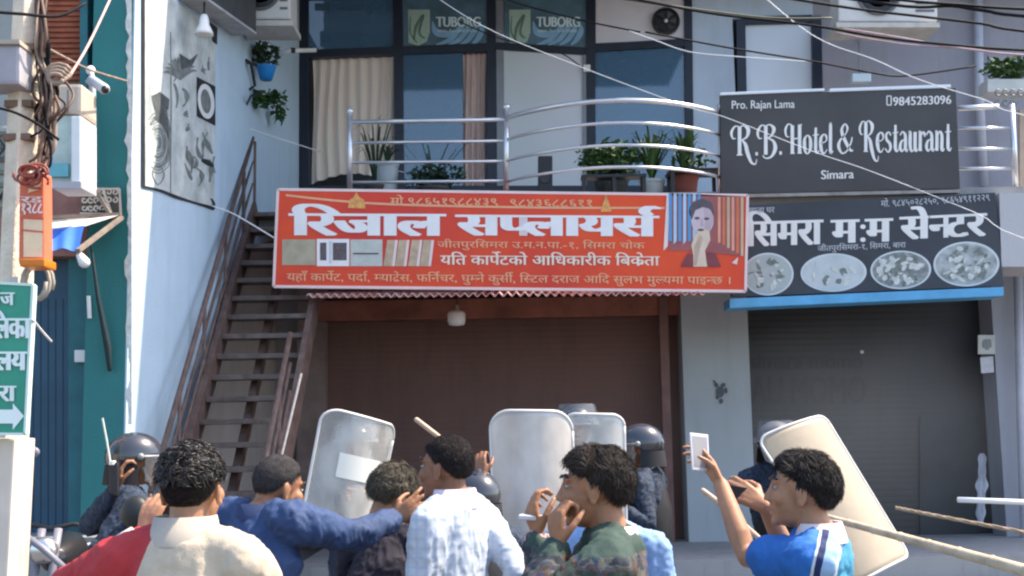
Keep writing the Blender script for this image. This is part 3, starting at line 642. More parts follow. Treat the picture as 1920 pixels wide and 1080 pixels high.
# dark projecting balcony beam at the top left, with white balusters
bb = thing('upper_balcony', (-2.9, 11.5, 5.7), 'dark edge of an upper balcony with white balusters at the top of the side wall', 'balcony')
q0, q1 = mw(335, -6, .01), mw(438, 62, .01)
mb = MB().prism([q0, q1, q1 + V((0, 0, .5)), q0 + V((0, 0, .5))], nw * .25); obj('edge_beam', mb, M('dark_grey_beam_paint', (.05, .055, .06, 1), .6, .2, 4), bb)
mb = MB().prism([q0 + V((0, 0, -.03)), q1 + V((0, 0, -.03)), q1 + V((0, 0, -.004)), q0 + V((0, 0, -.004))], nw * .26); obj('lip', mb, M('pale_grey_lip', (.4, .4, .42, 1), .6, .2, 5), bb)
for k in range(5):
    p = q0.lerp(q1, .62 + k * .09) + nw * .15 + V((0, 0, .5)); obj('baluster', MB().lathe(p, [(.03, 0), (.045, .05), (.025, .15), (.045, .35), (.03, .6)], 12), m_whitep, bb, smooth=True)
# air conditioner on brackets by the corner
def aircon(name_label, px0, py0, px1, py1, Y, d=.32, group=None, fan=True, shelf=True):
    c = P((px0 + px1) / 2, py1, Y); t = thing('air_conditioner', c, name_label, 'air conditioner', group)
    mb = MB(); quad(mb, rect(px0, py0, px1, py1), Y, d); cs = obj('casing', mb, M('ivory_casing', (.6, .59, .56, 1), .45, .06, 4), t, bevel=.02)
    k = mpx(Y); cx, cy = px0 + (px1 - px0) * .4, (py0 + py1) / 2; r = min(px1 - px0, py1 - py0) * .42
    o = obj('fan_grille', MB().lathe(P(cx, cy, Y - .004), [(r * k, 0), (r * k, .03), (r * k * .9, .03), (r * k * .88, .006), (.01, .006)], 32, (0, -1, 0)), M('grille_grey', (.12, .12, .13, 1), .5, .1, 6), t)
    rg = MB()
    for q in range(1, 5): rg.lathe(P(cx, cy, Y - .03), [(r * k * q / 5 - .004, 0), (r * k * q / 5 + .004, 0), (r * k * q / 5 + .004, .006), (r * k * q / 5 - .004, .006)], 28, (0, -1, 0))
    obj('grille_ring', rg, m_dark, o)
    v = MB()
    for q in range(6): quad(v, rect(px0 + (px1 - px0) * .78, py0 + 8 + q * (py1 - py0 - 16) / 6, px1 - 6, py0 + 12 + q * (py1 - py0 - 16) / 6), Y - .008, .01)
    obj('louvre', v, M('grille_grey', None), t)
    if shelf:
        b = MB(); a0 = P(px0 - 4, py1 + 2, Y - .1); a1 = P(px1 + 4, py1 + 2, Y - .1); b.prism([a0, a1, a1 + V((0, 0, -.06)), a0 + V((0, 0, -.06))], (0, .5, 0)); obj('bracket', b, M('ivory_shelf', (.5, .48, .44, 1), .6, .15, 6), t)
    return t
aircon('white air conditioner unit on a shelf in the corner over the stair', 452, -70, 545, 36, 12.6, .4)
aircon('ivory air conditioner unit mounted high on the grey wall under the cables', 1572, -62, 1758, 40, 13.9, .4)

# spotlight on the beam, wall planters, tube lamp
sp = thing('spotlight', mw(386, 60, .2), 'white cone spotlight hanging under the dark balcony edge', 'lamp'); pL = mw(383, 28, .22)
obj('housing', MB().lathe(pL, [(.03, 0), (.045, -.05), (.05, -.1), (.085, -.17), (.09, -.2), (.07, -.2)], 20), m_whitep, sp, smooth=True); obj('arm', MB().tube([pL + V((0, 0, .01)), pL + V((0, 0, .12)), mw(383, 14, 0)], .012, 8), m_dark, sp)
hb = thing('wall_planter', mw(478, 150, .1), 'bright blue plastic flower pot with dark leaves bracketed to the side wall', 'flower pot')
c = mw(499, 150, .16); obj('pot', MB().lathe(c + V((0, 0, -.0)), [(.07, 0), (.115, .15), (.122, .16), (.105, .16), (.1, .13)], 20), m_bluepl, hb, smooth=True)
obj('bracket', MB().tube([mw(461, 112, .01), mw(470, 118, .05), mw(478, 160, .05), mw(468, 168, .01)], .016, 8).tube([mw(463, 118, .03), mw(482, 122, .12)], .014, 8), m_dark, hb)
def leaves(mb, c, r, n, size, seed, droop=0.0, flat=1.0, up=0.0):
    rd = random.Random(seed); c = V(c)
    for k in range(n):
        d = V((rd.gauss(0, 1), rd.gauss(0, 1), rd.gauss(0, 1) * flat)).normalized() * (rd.random() ** .45)
        p = c + V((d.x * r[0], d.y * r[1], d.z * r[2])); a = V((rd.gauss(0, 1), rd.gauss(0, 1), rd.gauss(0, .6) - droop + up)).normalized(); b = a.orthogonal().normalized()
        b = (Matrix.Rotation(rd.random() * 6.28, 3, a) @ b); s = size * rd.uniform(.6, 1.3); n_ = a.cross(b)
        mb.add([p, p + a * s * .5 + b * s * .28 + n_ * s * .08, p + a * s, p + a * s * .5 - b * s * .28 + n_ * s * .08], [(0, 1, 2), (0, 2, 3)])
l = MB(); leaves(l, c + V((0, 0, .3)), (.17, .14, .17), 150, .09, 1); obj('leaves', l, m_greend, hb, recalc=False)
l = MB(); [l.tube([c + V((0, 0, .1)), c + V((math.cos(q) * .06, math.sin(q) * .06, .38))], .006, 5) for q in (0, 2, 4)]; obj('stem', l, m_greend, hb)
h2 = thing('wall_planter', mw(480, 200, .1), 'trailing green plant on a wall bracket below the blue pot', 'plant'); c = mw(500, 182, .16)
l = MB(); leaves(l, c, (.24, .14, .09), 130, .11, 2); leaves(l, mw(525, 205, .16), (.08, .1, .14), 50, .09, 3, .6); obj('leaves', l, m_green, h2, recalc=False)
obj('stem', MB().tube([mw(478, 168, .0), mw(490, 176, .1), c, mw(527, 200, .16)], .008, 6), m_greend, h2)
obj('bracket', MB().tube([mw(463, 196, .0), mw(470, 180, .1), mw(490, 176, .16)], .013, 8), m_dark, h2)
tl = thing('tube_lamp', P(560, 96, 14.2), 'small white tube lamp sticking out from the corner window frame', 'lamp')
obj('tube', MB().tube([P(526, 102, 14.1), P(545, 95, 14.1), P(592, 94, 14.3)], .028, 12), m_whitep, tl, smooth=True); obj('holder', MB().tube([P(545, 94, 14.1), P(553, 95, 14.12)], .034, 12), m_dark, tl)

# ------------------------------------------------------------------ the iron stair
st = thing('iron_staircase', (-2.45, 8.2, 0), 'brown open iron staircase climbing to the balcony beside the mural wall', 'staircase')
n_st = 20; rise = (zf - .2) / 19; run = .2; Y0 = 13.3; xl, xr = -2.96, -2.07
def sz(k): return .2 + k * rise
def sy(k): return Y0 - (n_st - 1 - k) * run
for k in range(n_st):
    o = obj('tread', MB().box((xl + .03, sy(k) - .13, sz(k) - .05), (xr - .03, sy(k) + .13, sz(k))), m_treadm, st, bevel=.006)
for x, nm in ((xl, 0), (xr, 1)):
    a, b = V((x, sy(0) - .2, .12)), V((x, sy(n_st - 1) + .1, sz(n_st - 1) + .05)); obj('stringer', MB().beam(a, b, .06, .27), m_rail, st, bevel=.006)
    for off, r in ((.9, .026), (.62, .016), (.36, .016)):
        a, b = V((x - .02, sy(1), sz(1) + off)), V((x - .02, sy(n_st - 1), sz(n_st - 1) + off))
        if nm == 1: b = a.lerp(b, .36)
        obj('handrail', MB().tube([a, a.lerp(b, .5), b], r, 10), m_rail, st, smooth=True)
    for k in range(1, n_st, 4):
        if nm == 1 and k > 8: continue
        obj('baluster', MB().tube([V((x - .02, sy(k), sz(k) - .1)), V((x - .02, sy(k), sz(k) + .9))], .018, 8), m_rail, st, smooth=True)
obj('newel', MB().tube([V((xl - .02, Y0 + .05, sz(n_st - 1) - .1)), V((xl - .02, Y0 + .05, P(460, 266, Y0 + .05).z))], .035, 10), m_rail, st, smooth=True)
obj('landing', MB().box((xl, Y0 + .15, zf - .16), (X(572, YR) - .004, YW - .02, zf - .006)), m_conc, st)
obj('carriage_beam', MB().beam(V((-2.55, sy(0), -.06)), V((-2.55, sy(n_st - 1), sz(n_st - 1) - .2)), .07, .12), m_rail, st)
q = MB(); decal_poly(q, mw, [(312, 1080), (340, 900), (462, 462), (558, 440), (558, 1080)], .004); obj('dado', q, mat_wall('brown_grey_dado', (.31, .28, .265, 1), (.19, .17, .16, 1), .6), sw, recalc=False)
# masonry back wall seen through the open risers
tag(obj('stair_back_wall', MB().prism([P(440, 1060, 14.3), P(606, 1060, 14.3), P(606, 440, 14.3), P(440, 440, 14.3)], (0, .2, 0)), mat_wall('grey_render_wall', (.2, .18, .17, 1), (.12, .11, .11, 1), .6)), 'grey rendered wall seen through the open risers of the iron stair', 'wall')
# pale bar added to stand for the sunlit stretch of the right handrail
tag(obj('sunlit_rail_bar', MB().tube([P(565, 700, 9.9), P(531, 842, 9.8), P(565, 700, 9.9) + (P(531, 842, 9.8) - P(565, 700, 9.9)) * (P(565, 700, 9.9).z / (P(565, 700, 9.9).z - P(531, 842, 9.8).z))], .010, 8), M('sunlit_rail_paint', (.5, .45, .42, 1), .5, .2, 20)), 'thin pale bar added for the sunlit stretch of the right stair handrail', 'pole')

# ------------------------------------------------------------------ hanging bulb, notices on the piers
bu = thing('light_bulb', P(856, 610, 13.1), 'white unlit bulb lamp hanging under the awning over the brown shutter', 'lamp'); c = P(856, 597, 13.1)
obj('bulb', MB().lathe(c, [(.03, -.085), (.085, -.075), (.102, -.03), (.102, .05), (.08, .075), (.035, .085)], 22), m_whitep, bu, smooth=True); obj('cap', MB().lathe(c, [(.032, .085), (.036, .1), (.034, .15), (.02, .16)], 16), M('brass_cap', (.3, .22, .15, 1), .4, .1, 5, metal=.6), bu)
obj('cord', MB().tube([c + V((0, 0, .15)), c + V((.005, 0, .32))], .006, 6), m_dark, bu)
nb = MB(); quad(nb, rect(1834, 628, 1866, 664), 13.94, .02); n1 = tag(obj('notice', nb, M('framed_notice_paper', (.52, .54, .5, 1), .6, .08, 9), None, bevel=.004), 'framed square notice on the right pier beside the dark shutter', 'notice')
q = MB(); decal_poly(q, ymap(13.94), rect(1842, 638, 1859, 652), .004); decal_poly(q, ymap(13.94), [(1844, 636), (1858, 636), (1854, 656), (1847, 656)], .005); obj('print', q, M('grey_ink', (.25, .27, .26, 1), .7, .3, 30), n1, recalc=False)
nb = MB(); quad(nb, [(1840, 700), (1864, 698), (1862, 668), (1838, 670)], 13.945, .006); tag(obj('notice', nb, M('torn_paper', (.55, .55, .6, 1), .7, .12, 20)), 'torn pale paper pasted below the framed notice on the right pier', 'notice')
nb = MB()
for k, (x, y, a, b) in enumerate(((1350, 735, 8, 11), (1356, 722, 4, 5), (1343, 722, 4, 4), (1361, 732, 3, 6), (1340, 716, 4, 2), (1352, 752, 5, 4), (1345, 745, 3, 4))): decal_poly(nb, ymap(13.94), ellipse(x, y, a, b, 14, k), .003 + k * .0003)
tag(obj('wall_stencil', nb, M('dark_stencil_ink', (.06, .07, .09, 1), .7, .5, 60), recalc=False), 'small dark stencilled mark painted on the grey blue pier', 'painted mark')

# ------------------------------------------------------------------ balcony plants and furniture
YP = 13.2
def pot(name, px, py, h, r, mat, label, cat, leafer, group=None):
    c = P(px, py, YP); c.z = zf; t = thing(name, c, label, cat, group); obj('pot', MB().lathe(c, [(r * .75, 0), (r, h), (r * 1.08, h), (r * 1.08, h + .03), (r * .9, h + .03), (r * .88, h - .02)], 22), mat, t, smooth=False)
    l = MB(); leafer(l, c + V((0, 0, h))); obj('leaves', l, m_green if 'dark' not in label else m_greend, t, recalc=False); return t
def blades(h, n, sp, wd=.03, seed=0):
    def f(mb, c):
        rd = random.Random(seed)
        for k in range(n):
            a = rd.random() * 6.28; d = V((math.cos(a), math.sin(a), 0)); hh = h * rd.uniform(.6, 1.1); s_ = sp * rd.uniform(.3, 1.2); sd = V((-d.y, d.x, 0)) * wd
            p = [c, c + d * s_ * .3 + V((0, 0, hh * .5)), c + d * s_ * .7 + V((0, 0, hh * .9)), c + d * s_ * 1.2 + V((0, 0, hh * (.98 if k % 2 else .8)))]
            mb.add([p[0] - sd * .5, p[0] + sd * .5, p[1] - sd, p[1] + sd, p[2] - sd * .7, p[2] + sd * .7, p[3]], [(0, 1, 3, 2), (2, 3, 5, 4), (4, 5, 6)])
    return f
m_terra = M('red_clay_pot', (.2, .06, .05, 1), .7, .2, 5); m_whpot = M('pale_ceramic_pot', (.36, .4, .42, 1), .4, .08, 4)
pot('potted_shrub', 1146, 330, .3, .2, M('dark_pot', (.04, .045, .045, 1), .5, .2, 5), 'bushy bright green shrub in the middle of the curved balcony bay', 'plant', lambda mb, c: leaves(mb, c + V((0, 0, .24)), (.4, .26, .22), 900, .085, 11))
pot('potted_grass', 1222, 330, .26, .14, m_whpot, 'spiky long leaved plant in a pale round pot behind the railing', 'plant', blades(.62, 60, .3, .018, 12))
pot('potted_plant', 1284, 330, .3, .15, m_terra, 'leafy plant in a red clay pot at the right end of the bay', 'plant', lambda mb, c: (blades(.6, 40, .22, .025, 13)(mb, c), leaves(mb, c + V((.1, 0, .2)), (.25, .2, .2), 120, .08, 14)))
pot('potted_palm', 704, 330, .25, .15, M('dark_pot', None), 'tall dark strap leaved plant in front of the beige curtain', 'plant', blades(.85, 24, .3, .013, 15))
pot('potted_palm', 812, 330, .22, .18, M('dark_pot', None), 'low dark spreading shrub before the blue glass pane', 'plant', lambda mb, c: (leaves(mb, c + V((0, 0, .16)), (.36, .25, .16), 420, .075, 16), blades(.7, 9, .5, .012, 17)(mb, c)))
pot('potted_plant', 726, 330, .5, .13, m_whpot, 'slim dark plant in a tall pale planter left of the blue pane', 'plant', blades(.3, 20, .14, .012, 18))
spk = MB(); quad(spk, rect(1009, 292, 1036, 358), YP, .2); sk = tag(obj('loudspeaker', spk, m_dark, None, bevel=.01), 'slim black loudspeaker standing before the frosted door', 'loudspeaker')
obj('cone', MB().lathe(P(1022, 335, YP - .002), [(.06, 0), (.055, .008), (.02, -.01 + .012)], 20, (0, -1, 0)), M('dark_grey_metal', None), sk)
tb = thing('balcony_table', P(1300, 352, YP), 'dark low table behind the railing beside the red clay pot', 'table'); c = P(1300, 322, YP - .1)
obj('table_top', MB().box((c.x - .3, c.y - .2, c.z - .03), (c.x + .3, c.y + .2, c.z)), m_dark, tb, bevel=.006)
for a in (-.26, .26):
    for b in (-.17, .17): obj('leg', MB().box((c.x + a - .02, c.y + b - .02, zf), (c.x + a + .02, c.y + b + .02, c.z - .032)), m_dark, tb)
b2 = thing('balcony_bench', P(1150, 352, YP - .35), 'dark narrow bench under the bushy shrub in the balcony bay', 'bench'); c = P(1150, 330, YP - .38)
obj('seat', MB().box((c.x - .36, c.y - .1, c.z - .03), (c.x + .36, c.y + .1, c.z)), m_dark, b2); 
for a in (-.33, 0, .33): obj('leg', MB().box((c.x + a - .02, c.y - .09, zf), (c.x + a + .02, c.y + .09, c.z - .032)), m_dark, b2)
# planter with foliage at the right edge
t = thing('ledge_planter', P(1885, 190, 14.0), 'leafy plants in a pale trough at the right edge above the railing', 'planter')
mb = MB(); quad(mb, rect(1852, 148, 1990, 172), 14.0, .3); obj('trough', mb, M('light_trough', (.5, .52, .5, 1), .6, .1, 4), t)
mb = MB(); leaves(mb, P(1895, 128, 14.1), (.34, .2, .14), 300, .1, 21); obj('leaves', mb, m_green, t, recalc=False)
t = thing('iron_gate_panel', P(1890, 200, 13.6), 'grey scrollwork panel in front of a brown board at the right edge', 'panel')
mb = MB(); quad(mb, rect(1912, 205, 1990, 352), 13.7, .05); obj('board', mb, M('tan_board', (.42, .32, .24, 1), .7, .15, 4), t)
mb = MB()
for k in range(7):
    cx, cy = 1872 + (k % 4) * 14, 172 + (k // 4) * 20; mb.tube([P(cx + 9 * math.cos(q * .7) * (1 - q / 12), cy + 9 * math.sin(q * .7) * (1 - q / 12), 13.6) for q in range(9)], .012, 6)
obj('scrollwork', mb, M('grey_ironwork', (.2, .2, .2, 1), .5, .2, 5), t)
l_ = thing('wall_lamp', P(1613, 146, 14.3), 'small pale box floodlight on a stem above the hotel sign', 'lamp'); mb = MB(); quad(mb, rect(1598, 137, 1634, 153), 14.1, .12); obj('housing', mb, M('pale_cyan_housing', (.5, .6, .64, 1), .4, .05, 5), l_, bevel=.015); obj('stem', MB().tube([P(1612, 137, 14.2), P(1611, 80, 14.2), P(1611, 78, YW)], .012, 8), M('grey_aluminium', None), l_)
# ------------------------------------------------------------------ teal building at the left
YT = 9.8
tb_ = thing('teal_building', (-4.6, 10, 0), 'teal building with a dark blue door and brick red upper panel', 'building')
zt = P(100, 1003, YT).z                         # its raised floor
mb = MB().box((P(163, 500, YT).x, YT, zt), (P(239, 500, YT).x, YT + 1.2, 9.0)); obj('pillar', mb, m_teal, tb_)
mb = MB().box((-7.5, YT - .25, .004), (P(239, 500, YT).x, YT + 3, zt - .003)); obj('plinth', mb, mat_wall('plinth_concrete', (.26, .27, .27, 1), (.12, .12, .12, 1), .6), tb_)
mb = MB(); quad(mb, rect(-1100, 480, 162, 1004), YT + .3, .05); dd = obj('door', mb, m_tealdark, tb_)
mb = MB(); quad(mb, rect(128, 470, 163, 1003), YT + .22, .3); obj('jamb', mb, M('dark_teal_paint', (.02, .13, .155, 1), .55, .2, 3), tb_)
mb = MB()
for k in range(6): bar(mb, (48 + k * 14, 560), (48 + k * 14, 1000), 2, YT + .297, .01)
obj('groove', mb, M('door_groove', (.01, .035, .07, 1), .6, .1, 3), dd)
mb = MB(); quad(mb, [(-1100, 480), (164, 480), (164, 345), (-1100, 345)], YT + .1, .3); obj('lintel', mb, M('brown_red_lintel', (.26, .13, .11, 1), .8, .3, 4, .2), tb_)
mb = MB(); quad(mb, rect(60, 140, 160, 345), YT + .18, .3); obj('upper_wall', mb, M('grey_brown_wall', (.24, .16, .14, 1), .8, .25, 3, .2), tb_)
mb = MB(); quad(mb, rect(-1100, -30, 62, 345), YT + .2, .3); obj('upper_wall', mb, mat_wall('grey_blue_wall', (.32, .34, .34, 1), (.18, .18, .18, 1), .6), tb_)
lv = MB()
for k in range(17): y = -20 + k * 10; lv.prism([P(66, y + 9, YT + .13), P(156, y + 9, YT + .13), P(156, y, YT + .16), P(66, y, YT + .16)], (0, .03, 0))
obj('brick_panel', lv, M('brick_red_slats', (.32, .1, .055, 1), .75, .3, 7, .15), tb_)
mb = MB(); quad(mb, rect(150, -30, 164, 345), YT + .06, .3); obj('reveal', mb, M('dark_teal_paint', None), tb_)
mb = MB().box((-7.5, 8.6, 7.1), (-3.5, 13, 7.4)); obj('roof_slab', mb, m_conc, tb_)
mb = MB().box((-7.5, YT + 1.3, zt), (-3.6, YT + 1.5, 7.09)); obj('back_wall', mb, m_conc, tb_)
# switch box, tube light on the jamb
mb = MB(); quad(mb, rect(139, 656, 163, 679), YT + .16, .06); tag(obj('switch_box', mb, m_whitep, None, bevel=.008), 'small square white switch box beside the dark blue door', 'switch box')
tag(obj('door_light', MB().tube([P(166, 555, YT - .02), P(168, 597, YT - .02)], .017, 10), m_whitep), 'short white tube light on the teal pillar edge', 'lamp')
# furled dark umbrella hanging on the pillar
u = thing('furled_umbrella', P(206, 695, YT - .05), 'dark furled umbrella hanging at a slant on the teal pillar', 'umbrella')
obj('canopy', MB().limb([P(172, 470, YT - .12), P(184, 560, YT - .1), P(202, 650, YT - .06), P(206, 692, YT - .05)], [.01, .018, .03, .02], 10), M('black_teal_cloth', (.01, .025, .03, 1), .7, .2, 6), u, smooth=True)
obj('handle', MB().tube([P(172, 470, YT - .12), P(168, 452, YT - .12), P(163, 448, YT - .1)], .01, 8), m_dark, u)
# white kerb post
mb = MB(); quad(mb, rect(156, 1020, 186, 1160), 9.2, .14); tag(obj('kerb_post', mb, M('pale_painted_post', (.55, .55, .57, 1), .7, .15, 6), None, bevel=.01), 'short pale painted post in front of the teal building plinth', 'post')
# awning: blue cloth on a leaning frame
a = thing('blue_awning', P(130, 470, 9.3), 'small awning with blue cloth and cream top edge over the teal door', 'awning')
pts0 = [P(82, 418, 9.2), P(150, 408, 9.35), P(228, 398, 9.72)]; pts1 = [P(84, 466, 8.9), P(112, 472, 8.88), P(146, 468, 8.92)]
cl = MB(); n = 16
for i in range(n + 1):
    u_ = i / n; t0 = P(82 + 76 * u_, 432 - 9 * u_, 9.2); b0 = P(84 + 64 * u_, 468 + 3 * math.sin(u_ * 9), 8.9); cl.v += [t0, t0.lerp(b0, .5) + V((0, 0, .02 * math.sin(u_ * 14))), b0]
cl.f = [(3 * i + j, 3 * i + j + 1, 3 * i + j + 4, 3 * i + j + 3) for i in range(n) for j in range(2)]
obj('cloth', cl, M('royal_blue_cloth', (.045, .17, .62, 1), .75, .12, 4), a, smooth=True)
cl = MB().add([P(78, 432, 9.2), P(160, 424, 9.2), P(228, 402, 9.72), P(82, 414, 9.72)], [(0, 1, 2, 3)]); obj('top_cloth', cl, M('cream_cloth', (.6, .55, .52, 1), .8, .15, 4), a)
obj('frame', MB().beam(P(146, 470, 8.9), P(228, 408, 9.7), .035, .03).beam(P(80, 408, 9.6), P(226, 402, 9.7), .03, .03).beam(P(178, 352, 9.75), P(212, 412, 9.7), .035, .03), M('weathered_batten', (.22, .18, .15, 1), .8, .25, 9), a)
mb = MB().limb([P(150, 480, 8.95), P(158, 492, 8.95)], [.03, .045], 12); tag(obj('awning_bulb', mb, m_whitep, None, smooth=True), 'whitish round bulb under the corner of the blue awning', 'lamp')
# carved cream screen above the awning
g = thing('carved_screen', P(190, 400, 9.7), 'cream fretwork screen with dark cut outs above the blue awning', 'screen')
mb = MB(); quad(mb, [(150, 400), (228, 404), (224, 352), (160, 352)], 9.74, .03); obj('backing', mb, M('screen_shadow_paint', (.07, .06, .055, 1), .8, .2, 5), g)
mb = MB(); mp = ymap(9.735); random.seed(9)
for k in range(16):
    x, y = 158 + (k % 6) * 11.5, 360 + (k // 6) * 15; r_ = 6
    decal_ribbon(mb, mp, [(x + r_ * math.cos(q + k) * (1 - q / 9), y + r_ * math.sin(q + k) * (1 - q / 9), 3) for q in range(7)], .004 + k * .0003)
decal_ribbon(mb, mp, [(158, 354, 4), (224, 354, 4)], .01, False); decal_ribbon(mb, mp, [(150, 400, 4), (228, 402, 4)], .01, False); decal_ribbon(mb, mp, [(192, 352, 5), (210, 404, 5)], .0104, False); decal_ribbon(mb, mp, [(224, 354, 4), (226, 402, 4)], .0108, False)
obj('fretwork', mb, M('cream_fret_paint', (.5, .45, .38, 1), .75, .2, 9), g, recalc=False)

# cabinets on brackets between pole and teal pillar
c = thing('meter_cabinet', P(125, 350, 9.0), 'beige metal cabinet above a white framed pale panel behind the cable bundle', 'cabinet')
mb = MB(); quad(mb, rect(97, 156, 153, 214), 9.0, .35); bx = obj('box', mb, M('beige_enamel', (.5, .42, .34, 1), .5, .1, 4), c, bevel=.03); mb = MB(); bar(mb, (127, 168), (127, 212), 2, 8.995, .004); obj('seam', mb, M('brown_seam', (.2, .15, .12, 1), .6), bx)
mb = MB(); quad(mb, rect(98, 217, 150, 345), 9.02, .3); obj('panel', mb, M('pale_green_enamel', (.42, .5, .46, 1), .5, .25, 4), c)
mb = MB(); quad(mb, rect(133, 217, 151, 352), 8.97, .36); obj('edge_strip', mb, M('white_enamel', (.72, .74, .74, 1), .5, .05, 4), c, bevel=.012)
mb = MB(); quad(mb, rect(92, 306, 128, 331), 8.99, .02); obj('label_plate', mb, M('cyan_enamel', (.14, .42, .48, 1), .5, .15, 4), c)
mb = MB(); quad(mb, rect(96, 340, 152, 352), 8.96, .34); obj('shelf', mb, M('grey_enamel', (.4, .4, .42, 1), .5, .15, 4), c)
dp = thing('conduit_pipe', P(172, 350, 9.7), 'slim grey vertical conduit pipe on the teal pillar', 'pipe'); obj('pipe', MB().tube([P(165, 150, 9.7), P(173, 160, 9.7), P(175, 340, 9.7)], .03, 10), M('grey_conduit', (.36, .4, .42, 1), .5, .1, 4), dp, smooth=True)
cc = thing('security_camera', P(180, 150, 9.6), 'small grey security camera on an arm beside the conduit pipe', 'security camera'); p = P(170, 140, 9.62)
obj('body', MB().limb([P(172, 150, 9.55), P(196, 167, 9.35)], [.04, .045], 12), M('grey_camera_casing', (.42, .45, .5, 1), .4, .08, 4), cc, smooth=True); obj('mount', MB().ell(P(170, 132, 9.62), .04).tube([P(170, 134, 9.62), P(176, 150, 9.56)], .018, 8).tube([P(170, 132, 9.62), P(172, 126, 9.8)], .018, 8), m_whitep, cc, smooth=True); obj('lens', MB().ell(P(197, 168, 9.31), .032), m_dark, cc, smooth=True)

# ------------------------------------------------------------------ leaning concrete utility pole with its boxes and signs
YP0 = 6.4
pl = thing('utility_pole', P(4, 1080, YP0), 'leaning cream concrete utility pole wrapped with cables at the left edge', 'pole')
p_top, p_bot = P(54, -60, YP0), P(6, 1130, YP0); p_bot = p_top + (p_bot - p_top) * ((p_top.z - .0) / (p_top.z - p_bot.z))
mb = MB(); axp = (p_bot - p_top).normalized(); sdp = V((1, 0, 0)); w0, w1 = .056, .085
q = [];
for c_, w_ in ((p_top, w0), (p_bot, w1)):
    q.append([c_ + V((sx * w_, sy * w_, 0)) for sx, sy in ((-1.38, -.25), (.25, -1.38), (1.38, .25), (-.25, 1.38))])
mb.add(q[0] + q[1], [(0, 1, 5, 4), (1, 2, 6, 5), (2, 3, 7, 6), (3, 0, 4, 7), (0, 3, 2, 1), (4, 5, 6, 7)])
shaft = obj('shaft', mb, M('cream_concrete', (.78, .68, .54, 1), .85, .2, 9, .5, bscale=40, col2=(.62, .52, .4, 1)), pl, bevel=.012)
for k, y in enumerate((95, 200, 262)):
    x = 54 - (y + 60) * .0403; mb = MB(); c_ = P(x, y, YP0); mb.box(c_ - V((.075, .075, .018)), c_ + V((.075, .075, .018))); obj('band', mb, M('rusty_band', (.16, .1, .07, 1), .7, .3, 8), pl)
x = thing('junction_box', P(10, 160, 6.2), 'grey square junction box on the left of the concrete pole', 'junction box'); mb = MB(); quad(mb, rect(-70, 83, 37, 158), 6.2, .22); obj('case', mb, M('grey_box_enamel', (.34, .33, .36, 1), .5, .12, 4), x, bevel=.02); mb = MB(); quad(mb, rect(-72, 74, 36, 82), 6.18, .26); obj('rim', mb, M('tan_rim', (.42, .36, .28, 1), .6, .1, 4), x)
x = thing('vent_box', P(10, 390, 6.9), 'grey louvred box with crossed stays behind the concrete pole', 'cabinet'); mb = MB(); quad(mb, rect(-80, 235, 34, 388), 6.9, .3); obj('case', mb, M('grey_green_enamel', (.33, .36, .33, 1), .6, .15, 5), x, bevel=.015); mb = MB()
for k in range(6): quad(mb, rect(-80, 246 + k * 24, 32, 254 + k * 24), 6.88, .016)
obj('louvre', mb, M('dark_louvre', (.16, .17, .16, 1), .6, .15, 5), x); mb = MB(); bar(mb, (-10, 250), (34, 310), 4, 6.86, .015); bar(mb, (-10, 300), (34, 245), 4, 6.85, .008); bar(mb, (-10, 380), (30, 330), 4, 6.86, .015); obj('stay', mb, m_dark, x)
tag(obj('wall_conduit', MB().tube([P(20, 392, 6.75), P(17, 470, 6.75), P(14, 540, 6.75)], .022, 8), M('cream_conduit', (.5, .45, .4, 1), .6, .1, 4)), 'cream conduit running down left of the red box sign', 'conduit')
# red vertical lightbox on the pole
rs = thing('red_box_sign', P(58, 498, 6.1), 'narrow red and cream vertical box sign strapped to the concrete pole', 'sign')
mb = MB(); quad(mb, [(34, 496), (83, 498), (82, 322), (36, 330)], 6.1, .12); obj('case', mb, M('orange_red_sign_paint', (.66, .15, .075, 1), .5, .2, 3), rs, bevel=.012)
mp = ymap(6.1)
for pts_ in ([(44, 482), (80, 482), (80, 410), (44, 410)], [(52, 362), (72, 356), (80, 338), (56, 342)]):
    q = MB(); decal_poly(q, mp, pts_, .005); obj('cream_field', q, M('cream_sign_paint', (.8, .58, .38, 1), .5, .15, 4), rs, recalc=False)
q = MB(); decal_ribbon(q, mp, [(38, 408, 5), (82, 410, 5)], .006, False); decal_ribbon(q, mp, [(40, 431, 3), (82, 435, 3)], .008, False); obj('red_rule', q, M('red_rule_paint', (.6, .1, .06, 1), .5, .1, 4), rs, recalc=False)
q = MB(); text(q, mp, '१२८८', 39, 400, 30, .007, x1=80, bold=.12); text(q, mp, 'रड', 40, 380, 18, .007, x1=78, bold=.1); obj('lettering', q, M('pinkish_white_paint', (.8, .66, .62, 1), .5, .1, 9), rs, recalc=False)
mb = MB(); quad(mb, rect(36, 484, 84, 500), 6.07, .16); obj('foot', mb, M('deep_orange_plastic', (.62, .17, .01, 1), .4, .1, 4), rs, bevel=.01)
mb = MB(); rd = random.Random(4)
for k in range(9):
    cx, cy, r_ = 58 + rd.uniform(-10, 14), 330 + rd.uniform(-12, 14), rd.uniform(14, 26); a0 = rd.random() * 6
    mb.tube([P(cx + r_ * math.cos(a0 + q_ * .5), cy + r_ * .6 * math.sin(a0 + q_ * .5), 6.02 + .004 * k) for q_ in range(11)], .007, 6)
obj('cable_coil', mb, M('red_brown_cable', (.28, .06, .04, 1), .5, .4, 20), rs, smooth=True)
